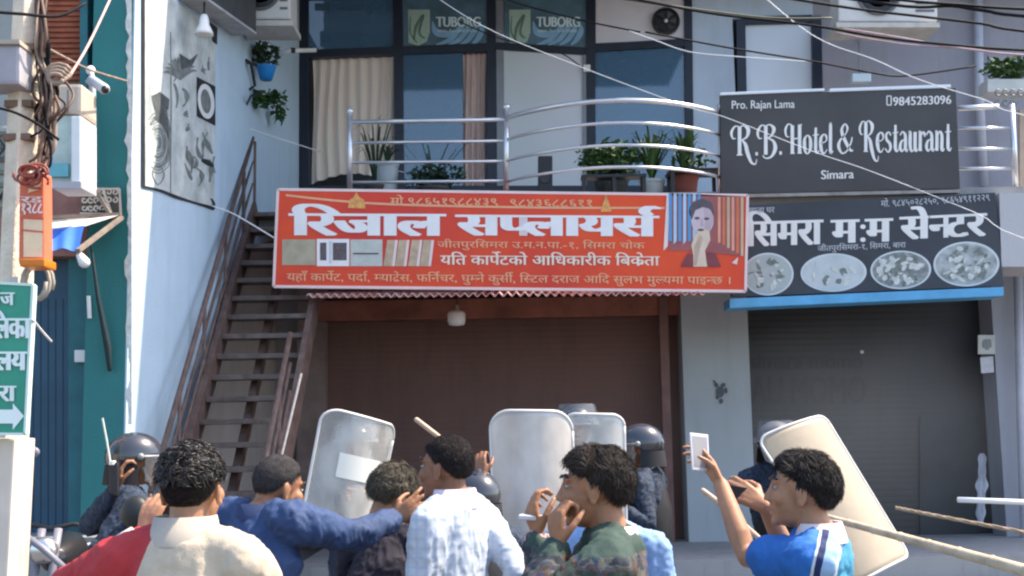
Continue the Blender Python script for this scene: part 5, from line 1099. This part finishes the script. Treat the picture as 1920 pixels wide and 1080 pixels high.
# wristband of paper-white cuff
cf = MB(); cf.limb([g1.elbow['L'].lerp(w_, .74), g1.elbow['L'].lerp(w_, .95)], [.05, .047], 16, cap=False); obj('cuff', cf, M('pale_grey_cuff', (.5, .49, .48, 1), .8, .08, 8), g1.root, True)

# 3 man in the blue jacket reaching right
bj = M('blue_jacket_cloth', (.024, .052, .135, 1), .75, .15, 4, .1, bscale=160)
g3 = figure(523, 915, 4.5, 42, 'man in a royal blue jacket with cropped hair stretching his arm to the boy', head_yaw=48, nod=-12, tilt=4, neck_drop=-.05, fwd=.085, shoulder_slope=.0, skin=0, top='jacket', top_mat=bj, lean=(.1, .1), sh=.215, girth=1.12, hair=H_BUZZ, hair_mat=m_hairg, seed=3,
    arms={'R': (P(738, 974, 4.72), V((.1, -.3, -1)), V((1, .1, .62)), V((-.1, 1, -.1)), V((-.4, 0, 1)), (.4, .45, .5, .55), .16)}, collar=(M('navy_collar_cloth', (.015, .03, .09, 1), .8, .1, 8), .045, 0, .03))
# 4 bent boy being held
g4 = figure(738, 932, 5.0, 25, 'boy in dark navy top with bushy dusty hair bowing his head under the hand', head_yaw=40, nod=-22, tilt=8, skin=1, top='pullover', top_mat=M('dark_navy_knit', (.022, .02, .032, 1), .9, .25, 8, .15, bscale=140), lean=(.05, .22), hair=H_BUSH, hair_mat=m_hairl, sh=.17, seed=4, girth=.92)
# 5 man in the pale shirt
g5 = figure(834, 879, 4.5, -60, 'man in a white and pale blue shirt with short neat hair facing left', head_yaw=-64, neck_drop=-.022, skin=2, top='shirt', top_mat=M('pale_blue_check_shirt', (.48, .52, .57, 1), .75, .05, 5, .08, bscale=150, col2=(.44, .49, .55, 1)), hair=H_SHORT, hair_mat=m_hairm, sh=.172, girth=1.0, seed=5, nod=2, fold_amp=.015,
    arms={'R': (P(915, 1160, 4.6), V((.7, -.7, 0)), V((-.1, .1, -1)), V((-1, 0, 0)), V((0, 1, 0)), (.4, .45, .5, .5))}, collar=(M('pinkish_shirt_collar', (.6, .52, .56, 1), .75, .08, 20), .05, 0, .035))
nt = _M['pale_blue_check_shirt'].node_tree; b_ = nt.nodes['Principled BSDF']; src = b_.inputs['Base Color'].links[0].from_socket
tc = nt.nodes.new('ShaderNodeTexCoord'); mx_prev = src
for ax, sc in ((0, 0), (2, 0)):
    sp_ = nt.nodes.new('ShaderNodeSeparateXYZ'); nt.links.new(tc.outputs['Object'], sp_.inputs[0]); ma = nt.nodes.new('ShaderNodeMath'); ma.operation = 'MULTIPLY'; nt.links.new(sp_.outputs[ax], ma.inputs[0]); ma.inputs[1].default_value = 190
    si = nt.nodes.new('ShaderNodeMath'); si.operation = 'SINE'; nt.links.new(ma.outputs[0], si.inputs[0]); gt = nt.nodes.new('ShaderNodeMapRange'); gt.inputs[1].default_value = .2; gt.inputs[2].default_value = .9; gt.inputs[4].default_value = .36; nt.links.new(si.outputs[0], gt.inputs[0])
    mx = nt.nodes.new('ShaderNodeMix'); mx.data_type = 'RGBA'; nt.links.new(gt.outputs[0], mx.inputs['Factor']); nt.links.new(mx_prev, mx.inputs[6]); mx.inputs[7].default_value = (.27, .36, .52, 1); mx_prev = mx.outputs[2]
nt.links.new(mx_prev, b_.inputs['Base Color'])
# 6 young man in the printed green top, hand at his mouth
m_camo = M('green_printed_cloth', (.05, .1, .08, 1), .8, .2, 6)
def camo(name, cols, scale):
    mt = M(name, cols[0], .8, .1, 6, .1, bscale=150); nt = mt.node_tree; b = nt.nodes['Principled BSDF']; L = nt.links.new; tc = nt.nodes.new('ShaderNodeTexCoord'); n = nt.nodes.new('ShaderNodeTexNoise'); n.inputs['Scale'].default_value = scale; n.inputs['Detail'].default_value = 3; n.inputs['Distortion'].default_value = 1.2
    L(tc.outputs['Object'], n.inputs[0]); cr = nt.nodes.new('ShaderNodeValToRGB'); cr.color_ramp.interpolation = 'CONSTANT'; L(n.outputs[0], cr.inputs[0]); E0 = cr.color_ramp.elements
    E0[0].color = cols[0]; E0[1].position = .44; E0[1].color = cols[1]
    for k, c in enumerate(cols[2:]): e = E0.new(.5 + .055 * k); e.color = c
    L(cr.outputs[0], b.inputs['Base Color']); return mt
m_print = camo('printed_front_cloth', [(.022, .03, .04, 1), (.09, .085, .075, 1), (.035, .05, .08, 1), (.1, .05, .035, 1), (.03, .045, .036, 1)], 11)
m_pinkp = camo('pink_black_print_cloth', [(.02, .018, .022, 1), (.06, .055, .06, 1), (.5, .3, .31, 1), (.12, .1, .1, 1), (.4, .26, .27, 1)], 11)
g6 = figure(1112, 917, 3.45, -84, 'young man with thick wavy hair in a dark printed top holding hand to mouth', head_yaw=-80, nod=2, skin=0, top='sweatshirt', top_mat=[M('bottle_green_cloth', (.028, .055, .045, 1), .8, .2, 6, .12, bscale=160), m_print, m_pinkp], hair=H_WAVE, hair_mat=m_hairbr, headk=.95, neck_drop=-.012, sh=.185, seed=6,
    arms={'L': (P(1046, 1030, 3.36), V((.3, -1, -1)), V((-.02, .1, 1)), V((.9, .5, .1)), V((.3, -.9, .3)), (1.25, 1.3, 1.3, 1.35)), 'R': (P(1010, 1010, 3.62), V((-.6, -.4, -1)), V((-.2, .2, .9)), V((.7, .3, 0)), V((.3, 0, .9)), (.9, .95, 1, 1))}, collar=(M('white_neck_band', (.6, .58, .56, 1), .8, .06, 8), .03, 0, .012))
for p in g6.shirt.data.polygons:
    c = p.center; f_ = (c - g6.nb).dot(g6.F); r_ = (c - g6.nb).dot(g6.Rt); dz = g6.nb.z - c.z
    if dz > .04: p.material_index = 1
    if r_ > .12 and f_ > .12: p.material_index = 2
    if r_ < -.1 and f_ > .16 and dz > .12: p.material_index = 2
w_ = g6.hand['R']
tag(obj('mobile_phone', MB().prism([w_ + V((-.06, -.03, .06)), w_ + V((.05, -.01, .05)), w_ + V((.05, -.01, .063)), w_ + V((-.06, -.03, .075))], (.01, .05, .0)), M('white_phone_case', (.65, .66, .7, 1), .35, .05, 5), None, bevel=.003), 'white phone held flat in front of the man in the green printed top', 'phone')
# 7 boy filming with a phone
m_b1 = M('bright_blue_cloth', (.02, .13, .42, 1), .75, .1, 5, .1, bscale=160); m_b2 = M('pale_blue_cloth', (.28, .42, .6, 1), .75, .1, 5, .1, bscale=160); m_b3 = M('turquoise_cloth', (.06, .26, .42, 1), .75, .1, 5, .1, bscale=160)
wp = P(1352, 910, 3.85)
g7 = figure(1500, 922, 3.65, -74, 'boy with fluffy black hair in a blue and white top filming with a raised phone', head_yaw=-72, nod=6, skin=1, top='polo_shirt', top_mat=[m_b1, m_b2, m_b3, M('navy_piping', (.01, .02, .1, 1), .8, .1, 5)], sleeve='short', hair=H_FLUFF, hair_mat=m_hairm, headk=.94, neck_drop=-.015, sh=.155, girth=.84, seed=7, fold_amp=.016,
    arms={'L': (wp, V((.1, -.3, -1)), V((-.4, .35, .75)), V((-.8, -.3, -.2)), V((.1, -1, .3)), (.4, .45, .5, .55), .08, .3, .92), 'R': (P(1436, 950, 3.95), V((.6, .3, -1)), V((-.7, .2, .45)), V((-.4, .9, 0)), V((0, 0, 1)), (.7, .75, .8, .85))}, collar=(M('pinkish_white_collar', (.6, .52, .53, 1), .75, .06, 9), .04, 0, .03))
n_ = g7.F + U_ * .25; g7.shirt.data.materials.clear(); g7.shirt.data.materials.append(mat_bands('blue_panelled_top', n_, n_.dot(g7.nb) - .02, [(0, (.06, .27, .43, 1)), (-.058, (.5, .55, .6, 1)), (-.048, (.25, .4, .6, 1)), (-.008, (.01, .02, .09, 1)), (.008, (.5, .55, .6, 1)), (.016, (.02, .13, .42, 1))]))
def phone(q, mcase, mscreen, label, nrm):
    ph = tag(obj('mobile_phone', MB().prism(q, nrm * .009), mcase, None, bevel=.002), label, 'phone'); c = sum(q, V()) / 4
    obj('screen', MB().add([c + (p - c) * .84 - nrm * .0006 for p in q], [(0, 1, 2, 3)]), mscreen, ph, recalc=False); return ph
phone([P(1299, 881, 3.83), P(1331, 884, 3.88), P(1328, 815, 3.88), P(1294, 811, 3.83)], M('white_phone_case', None), M('grey_screen', (.32, .31, .33, 1), .2, .1, 3), 'white framed phone raised in the outstretched hand of the boy in blue', V((-.3, .95, 0)).normalized())
w_ = g7.hand['R']
phone([w_ + V((-.13, .0, .02)), w_ + V((-.0, .02, -.01)), w_ + V((.0, .02, .05)), w_ + V((-.12, .0, .075))], m_dark, m_dark, 'black phone in the lower hand of the boy in blue', V((0, 1, 0)))
# 8 person in light blue mostly hidden behind the green top
g8 = figure(1128, 918, 4.35, 5, 'person in a plain light blue shirt hidden behind the man in the green top', skin=0, top='shirt', top_mat=M('light_blue_cloth', (.22, .36, .62, 1), .8, .08, 5, .1, bscale=160), hair=H_SHORT, sh=.175, seed=8, girth=.9)

# ------------------------------------------------------------------ riot police
m_uni = camo('blue_grey_camouflage', [(.013, .026, .055, 1), (.022, .038, .07, 1), (.011, .017, .032, 1), (.032, .05, .085, 1), (.01, .016, .03, 1)], 9)
m_helm = M('charcoal_helmet_shell', (.03, .033, .042, 1), .22, .15, 5, spec=.7, coat=.4); m_vis = M('smoked_visor', (.12, .13, .14, 1), .08, .05, 3, spec=.9, alpha=.55); m_vest = M('black_vest_cloth', (.014, .015, .02, 1), .8, .3, 12)
def helmet(g, up=True):
    HM = g.HM; prof = []; sh = MB(); c0 = V((0, -.01, .035)); nu, nv = 36, 16; vs = []
    for layer, k in ((0, 1.0), (1, .93)):
        for j in range(nv + 1):
            for i in range(nu):
                ph = 2 * math.pi * i / nu; fw = math.sin(ph); lim = math.pi * (.50 + .16 * smooth01((.35 - fw) / .7) - .02 * fw); th = lim * j / nv
                vs.append(c0 + V((.128 * k * math.sin(th) * math.cos(ph), .150 * k * math.sin(th) * fw, .128 * k * math.cos(th))))
    n1 = (nv + 1) * nu; fs = []
    for j in range(nv):
        for i in range(nu):
            i2 = (i + 1) % nu; a, b, c, d = j * nu + i, (j + 1) * nu + i, (j + 1) * nu + i2, j * nu + i2; fs += [(a, b, c, d), (n1 + d, n1 + c, n1 + b, n1 + a)]
    for i in range(nu): i2 = (i + 1) % nu; a, b = nv * nu + i, nv * nu + i2; fs.append((a, b, n1 + b, n1 + a))
    sh.add(vs, fs).xf(HM); h = obj('helmet', sh, m_helm, g.root, True)
    v = MB(); vs = []; rows = 6; colsn = 20
    for j in range(rows + 1):
        for i in range(colsn + 1):
            ph = math.pi * (.06 + .88 * i / colsn); zz = (.02 + .13 * j / rows) if up else (-.11 + .13 * j / rows); rr = 1.12 if not up else 1.14 - .22 * (j / rows) ** 2
            vs.append(V((.128 * rr * math.cos(ph), -.01 + .15 * rr * math.sin(ph) + (.02 if up else 0), .035 + zz - .02)))
    v.add(vs, [(j * (colsn + 1) + i, j * (colsn + 1) + i + 1, (j + 1) * (colsn + 1) + i + 1, (j + 1) * (colsn + 1) + i) for j in range(rows) for i in range(colsn)]); v.xf(HM); obj('visor', v, m_vis, h, True)
    r_ = MB(); r_.tube([HM @ V((.131 * math.cos(p_), -.01 + .153 * math.sin(p_), .034)) for p_ in (math.pi * (q / 16) for q in range(17))], .008, 8); obj('brim', r_, M('grey_helmet_trim', (.25, .26, .28, 1), .3, .1, 5), h, True)
    for sx in (-1, 1): obj('hinge', MB().ell(HM @ V((.132 * sx, .0, .035)), .018), M('grey_helmet_trim', None), h, True)
    n = MB(); vs = []
    for j in range(6):
        for i in range(21):
            ph = math.pi * (1.0 + i / 20) ; vs.append(V(((.128 + .01 * j / 5) * math.cos(ph), -.012 + (.146 + .012 * j / 5) * math.sin(ph), -.01 - .1 * j / 5)))
    n.add(vs, [(j * 21 + i, j * 21 + i + 1, (j + 1) * 21 + i + 1, (j + 1) * 21 + i) for j in range(5) for i in range(20)]); n.xf(HM); obj('neck_guard', n, m_vest, h, True)
    s_ = MB(); s_.tube([HM @ V(q) for q in ((-.09, .02, -.02), (-.06, .05, -.09), (0, .075, -.12), (.06, .05, -.09), (.09, .02, -.02))], .009, 8); obj('chin_strap', s_, M('grey_strap', (.3, .28, .25, 1), .8, .15, 9), h, True)
def officer(hx, hy, Y, yaw, label, arms=None, head_yaw=None, up=True, seed=20):
    g = figure(hx, hy, Y, yaw, label, head_yaw=head_yaw, skin=seed % 3, top='uniform_jacket', top_mat=m_uni, trouser=m_uni, arms=arms, sh=.2, girth=1.08, seed=seed, group='riot police officers'); helmet(g, up)
    v = MB(); nb, F, Rt = g.nb, g.F, g.Rt; hip_ = nb - U_ * .5
    v.limb([nb - U_ * .13, nb - U_ * .25, nb - U_ * .42], [(.15, .12), (.185, .145), (.175, .14)], 24, side=Rt); obj('vest', v, m_vest, g.root, True)
    return g
g2 = officer(255, 868, 6.3, 62, 'helmeted officer at the left lifting a radio with a thin aerial to his ear', head_yaw=62, seed=21, up=False, arms={'L': (P(222, 915, 6.15), V((-.8, -.4, -1)), V((.1, .1, 1)), V((.7, .3, 0)), V((.3, -.8, .2)), (.8, .85, .9, .95)), 'R': (P(262, 975, 6.0), V((-.3, -.8, -1)), V((.9, .1, .1)), V((0, 0, 1)), V((0, -1, 0)), (1, 1, 1, 1))})
rdp = thing('walkie_talkie', P(214, 895, 6.1), 'dark handheld radio with a thin pale aerial beside the left helmet', 'radio'); q = MB(); quad(q, [(204, 925), (222, 932), (220, 868), (203, 866)], 6.08, .04); obj('case', q, m_dark, rdp, bevel=.008); obj('aerial', MB().tube([P(207, 868, 6.1), P(200, 826, 6.1), P(192, 784, 6.1)], .006, 6), M('pale_aerial', (.5, .55, .5, 1), .5, .1, 5), rdp); q = MB(); quad(q, rect(204, 864, 213, 872), 6.07, .04); obj('knob', q, m_whitep, rdp, bevel=.004)
obj('elbow_pad', MB().ell(P(254, 962, 5.92), (.075, .05, .085)), M('black_rubber_pad', (.015, .017, .018, 1), .5, .2, 6), g2.root, True)
# the shields: bent polycarbonate with a rim
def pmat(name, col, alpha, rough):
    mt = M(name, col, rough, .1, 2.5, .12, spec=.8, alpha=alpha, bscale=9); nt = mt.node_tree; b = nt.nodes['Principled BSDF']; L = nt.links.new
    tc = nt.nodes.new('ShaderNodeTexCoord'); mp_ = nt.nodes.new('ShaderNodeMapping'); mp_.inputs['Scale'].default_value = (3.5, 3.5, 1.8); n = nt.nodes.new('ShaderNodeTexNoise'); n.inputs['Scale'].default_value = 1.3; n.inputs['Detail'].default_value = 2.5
    L(tc.outputs['Object'], mp_.inputs[0]); L(mp_.outputs[0], n.inputs[0]); mr = nt.nodes.new('ShaderNodeMapRange'); mr.inputs[1].default_value = .35; mr.inputs[2].default_value = .66; mr.inputs[3].default_value = max(.1, alpha - .24); mr.inputs[4].default_value = min(1, alpha + .28); L(n.outputs[0], mr.inputs[0]); L(mr.outputs[0], b.inputs['Alpha']); return mt  # opacity noise stands in for whitish highlight streaks on the shields
m_poly = pmat('painted_glare_polycarbonate', (.68, .68, .65, 1), .48, .1); m_poly2 = pmat('milky_polycarbonate', (.64, .6, .56, 1), .68, .18); m_poly3 = pmat('cream_shield_plastic', (.36, .29, .2, 1), 1.15, .5)
m_rim = M('pale_shield_rim', (.66, .65, .63, 1), .4, .08, 6)
def shield(q4, bulge, mat, label, sticker=None, handle=True, rc=.2):
    """q4: bottom left, bottom right, top right, top left (world)"""
    bl, br, tr, tl = q4; nrm = (br - bl).cross(tl - bl).normalized()
    if nrm.y > 0: nrm = -nrm
    def S_(u, v, o=0.0): a = bl.lerp(br, u); b = tl.lerp(tr, u); return a.lerp(b, v) + nrm * (bulge * (1 - (2 * u - 1) ** 2) + o)
    asp = (tl - bl).length / (br - bl).length; out = []
    for cx, cy, a0 in ((1 - rc, 1 - rc / asp, 0), (rc, 1 - rc / asp, 90), (rc, rc / asp, 180), (1 - rc, rc / asp, 270)):
        for k in range(9): a = R(a0 + k * 11.25); out.append((cx + rc * math.cos(a), cy + rc / asp * math.sin(a)))
    # resample sides so the bend stays smooth
    pts = []
    for i, a in enumerate(out):
        b = out[(i + 1) % len(out)]; n = max(1, int(math.hypot(b[0] - a[0], b[1] - a[1]) / .06)); pts += [(a[0] + (b[0] - a[0]) * k / n, a[1] + (b[1] - a[1]) * k / n) for k in range(n)]
    K = 14; N = len(pts); vs = [S_(.5, .5)]; fs = []
    for k in range(1, K + 1): vs += [S_(.5 + (u - .5) * k / K, .5 + (v - .5) * k / K) for u, v in pts]
    for i in range(N): fs.append((0, 1 + i, 1 + (i + 1) % N))
    for k in range(K - 1):
        for i in range(N): i2 = (i + 1) % N; fs.append((1 + k * N + i, 1 + (k + 1) * N + i, 1 + (k + 1) * N + i2, 1 + k * N + i2))
    c = S_(.5, .5); t = thing('riot_shield', S_(.5, 0), label, 'shield', 'riot shields'); n0 = len(vs); mb = MB().add(vs, fs); back = [v - nrm * .006 for v in vs]; mb.add(back, [tuple(reversed(f)) for f in fs])
    o1 = 1 + (K - 1) * N; mb.f += [(o1 + i, o1 + (i + 1) % N, n0 + o1 + (i + 1) % N, n0 + o1 + i) for i in range(N)]
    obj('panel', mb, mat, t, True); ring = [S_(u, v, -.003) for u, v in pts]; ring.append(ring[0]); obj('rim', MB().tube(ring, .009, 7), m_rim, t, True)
    if sticker:
        u0, v0, u1, v1 = sticker; n = 8; st = MB(); st.add([S_(u0 + (u1 - u0) * i / n, v, .004) for i in range(n + 1) for v in (v0, v1)], [(2 * i, 2 * i + 2, 2 * i + 3, 2 * i + 1) for i in range(n)]); obj('sticker', st, M('white_sticker', (.78, .78, .72, 1), .5, .04, 5), t, True)
    if handle: obj('handle', MB().tube([S_(.36, .52, -.01), S_(.37, .52, -.07), S_(.63, .52, -.07), S_(.64, .52, -.01)], .014, 8).tube([S_(.36, .4, -.01), S_(.37, .4, -.06), S_(.63, .4, -.06), S_(.64, .4, -.01)], .012, 8), m_dark, t, True)
    return t
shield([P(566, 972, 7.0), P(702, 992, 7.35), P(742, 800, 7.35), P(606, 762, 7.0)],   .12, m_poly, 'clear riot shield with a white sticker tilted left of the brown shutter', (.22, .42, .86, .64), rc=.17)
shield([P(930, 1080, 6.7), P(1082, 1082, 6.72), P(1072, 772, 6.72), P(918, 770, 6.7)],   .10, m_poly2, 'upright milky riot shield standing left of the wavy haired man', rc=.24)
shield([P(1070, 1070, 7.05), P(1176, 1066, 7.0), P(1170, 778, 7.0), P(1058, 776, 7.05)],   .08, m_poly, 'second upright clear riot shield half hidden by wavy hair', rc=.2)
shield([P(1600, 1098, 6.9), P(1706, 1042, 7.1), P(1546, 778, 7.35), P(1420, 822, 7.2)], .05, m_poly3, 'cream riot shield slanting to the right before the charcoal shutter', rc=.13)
# the officers who hold them
ga = officer(668, 838, 7.75, 170, 'officer standing behind the tilted clear shield with the sticker', head_yaw=165, seed=22, arms={'R': (P(640, 905, 7.3), V((-1, 0, -1)), V((1, 0, .1)), V((0, -1, 0)), V((0, 0, 1)), (1, 1, 1, 1)), 'L': (P(690, 930, 7.45), V((1, 0, -1)), V((-1, 0, .1)), V((0, -1, 0)), V((0, 0, 1)), (1, 1, 1, 1))})
gb = officer(1082, 806, 7.6, 185, 'officer behind the upright shields with only the helmet top showing', seed=23, arms={'R': (P(1010, 930, 7.0), V((-1, 0, -1)), V((1, 0, .1)), V((0, -1, 0)), V((0, 0, 1)), (1, 1, 1, 1)), 'L': (P(1120, 930, 7.25), V((1, 0, -1)), V((-1, 0, .1)), V((0, -1, 0)), V((0, 0, 1)), (1, 1, 1, 1))})
gc = officer(1200, 842, 7.6, -70, 'officer in dark blue camouflage with a black helmet beside the brown post', head_yaw=-78, seed=24, up=False, arms={'L': (P(1150, 950, 7.3), V((0, -.6, -1)), V((-1, .2, 0)), V((0, 0, 1)), V((0, -1, 0)), (1, 1, 1, 1))})
gd = officer(1456, 836, 7.75, 200, 'officer with a grey helmet top peeking over the cream shield', seed=25, arms={'R': (P(1500, 960, 7.45), V((-1, 0, -1)), V((1, 0, .1)), V((0, -1, 0)), V((0, 0, 1)), (1, 1, 1, 1)), 'L': (P(1560, 960, 7.4), V((1, 0, -1)), V((-1, 0, .1)), V((0, -1, 0)), V((0, 0, 1)), (1, 1, 1, 1))})
for c_ in gd.root.children:
    if c_.name.startswith('helmet'): c_.data.materials[0] = M('lit_grey_helmet', (.2, .2, .21, 1), .4, .2, 5)  # paler copy of the helmet shell, sunlight put into its colour
ge = officer(890, 940, 6.2, -25, 'crouching officer behind the pale shirt raising a long cane', seed=26, head_yaw=-35, arms={'L': (P(905, 895, 6.15), V((-1, 0, -.5)), V((-.2, .3, 1)), V((.3, .9, 0)), V((.8, 0, .2)), (1, 1, 1, 1))})
# canes, rope and bars
m_cane = M('pale_cane', (.5, .36, .27, 1), .6, .2, 12, stretch=(1, 1, 8))
tag(obj('cane', MB().limb([P(781, 787, 6.1), P(850, 840, 6.15), P(916, 892, 6.2)], [.013, .013, .012], 10), m_cane, None, smooth=True), 'long pale cane held slanting behind the head of the man in the pale shirt', 'cane')
tag(obj('cane', MB().limb([P(1318, 920, 5.2), P(1342, 938, 5.2), P(1364, 957, 5.2), P(1480, 1060, 5.3), P(1560, 1140, 5.3)], [.012] * 5, 10), m_cane, None, smooth=True), 'slim cane pointing up below the forearm of the boy in blue', 'cane')
def rope(pts, r, strands, mat, label, cat='rope'):
    p = [V(q) for q in crom([q[:] for q in pts], 14)]; mb = MB(); n = len(p)
    for k in range(strands):
        ps = []
        for i, c in enumerate(p):
            t = (p[min(i + 1, n - 1)] - p[max(i - 1, 0)]).normalized(); a = t.orthogonal().normalized(); b = t.cross(a); an = i * .9 + k * 6.283 / strands; ps.append(c + a * (r * .55 * math.cos(an)) + b * (r * .55 * math.sin(an)))
        mb.tube(ps, r * .62, 7)
    tag(obj('rope', mb, mat, None, smooth=True), label, cat)
bp = [P(1548, 969, 4.6), P(2080, 1112, 3.3)]; mb = MB(); n = 9
for k in range(n):
    a_, b_ = bp[0].lerp(bp[1], k / n), bp[0].lerp(bp[1], (k + 1) / n); r_ = .0125 + .001 * k; mb.limb([a_, a_.lerp(b_, .06), a_.lerp(b_, .94), b_], [r_ * 1.12, r_, r_, r_ * 1.12], 12)
tag(obj('bamboo_pole', mb, M('weathered_bamboo', (.5, .4, .28, 1), .75, .25, 8, .15, stretch=(2, 2, 2)), None, smooth=True), 'long pale bamboo pole slanting down to the right behind the boy in blue', 'pole')
rope([P(1680, 952, 5.2), P(1760, 968, 5.0), P(1930, 1000, 4.6), P(2060, 1026, 4.5)], .0075, 3, M('straw_rope', (.36, .27, .18, 1), .9, .2, 30), 'thin rope above the bamboo pole at the right edge')
tag(obj('barrier_bar', MB().tube([P(1796, 937, 6.0), P(1900, 941, 6.0), P(2060, 949, 6.0)], .014, 10), m_whitep, None, smooth=True), 'thin white horizontal bar at the right edge above the thin rope', 'bar')
# pale cloth hanging on the shutter edge
cv = []; n = 24
for j in range(n + 1):
    v = j / n; half_w = .02 + .042 * math.sin(min(1, v * 1.25) * 2.4) + .012 * math.sin(v * 17) + .008 * math.sin(v * 31)
    for i in range(9): u = i / 8; c = P(1838 - 2 * v, 850 + 130 * v, 13.8); cv.append(c + V(((u - .5) * 2 * max(half_w, .012), -.03 * math.sin(u * 14 + v * 3) - .04, 0)))
tag(obj('hanging_cloth', MB().add(cv, [(j * 9 + i, j * 9 + i + 1, j * 9 + i + 10, j * 9 + i + 9) for j in range(n) for i in range(8)]), M('pale_grey_cloth', (.46, .47, .52, 1), .8, .15, 9), None, smooth=True), 'pale grey cloth bundle hanging at the right edge of the charcoal shutter', 'cloth')

# thin dust hanging before the charcoal shutter
dm = bpy.data.materials.new('dust_in_air'); dm.use_nodes = True; nt = dm.node_tree; nt.nodes.remove(nt.nodes['Principled BSDF']); vol = nt.nodes.new('ShaderNodeVolumePrincipled'); vol.inputs['Color'].default_value = (.72, .76, .82, 1); nt.links.new(vol.outputs[0], nt.nodes['Material Output'].inputs['Volume'])
tc = nt.nodes.new('ShaderNodeTexCoord'); ln = nt.nodes.new('ShaderNodeVectorMath'); ln.operation = 'LENGTH'; nt.links.new(tc.outputs['Object'], ln.inputs[0]); nz = nt.nodes.new('ShaderNodeTexNoise'); nz.inputs['Scale'].default_value = 1.9; nz.inputs['Detail'].default_value = 4; nt.links.new(tc.outputs['Object'], nz.inputs[0])
mr = nt.nodes.new('ShaderNodeMapRange'); mr.inputs[1].default_value = 1.0; mr.inputs[2].default_value = .1; mr.inputs[3].default_value = 0; mr.inputs[4].default_value = .13; nt.links.new(ln.outputs['Value'], mr.inputs[0]); mu = nt.nodes.new('ShaderNodeMath'); mu.operation = 'MULTIPLY'; nt.links.new(mr.outputs[0], mu.inputs[0]); nt.links.new(nz.outputs[0], mu.inputs[1]); nt.links.new(mu.outputs[0], vol.inputs['Density'])
du = obj('dust_cloud', MB().ell((0, 0, 0), 1.0, None, 24, 14), dm, None, True); du.location = P(1600, 815, 8.9); du.scale = (1.5, 1.0, .95); du['kind'] = 'stuff'
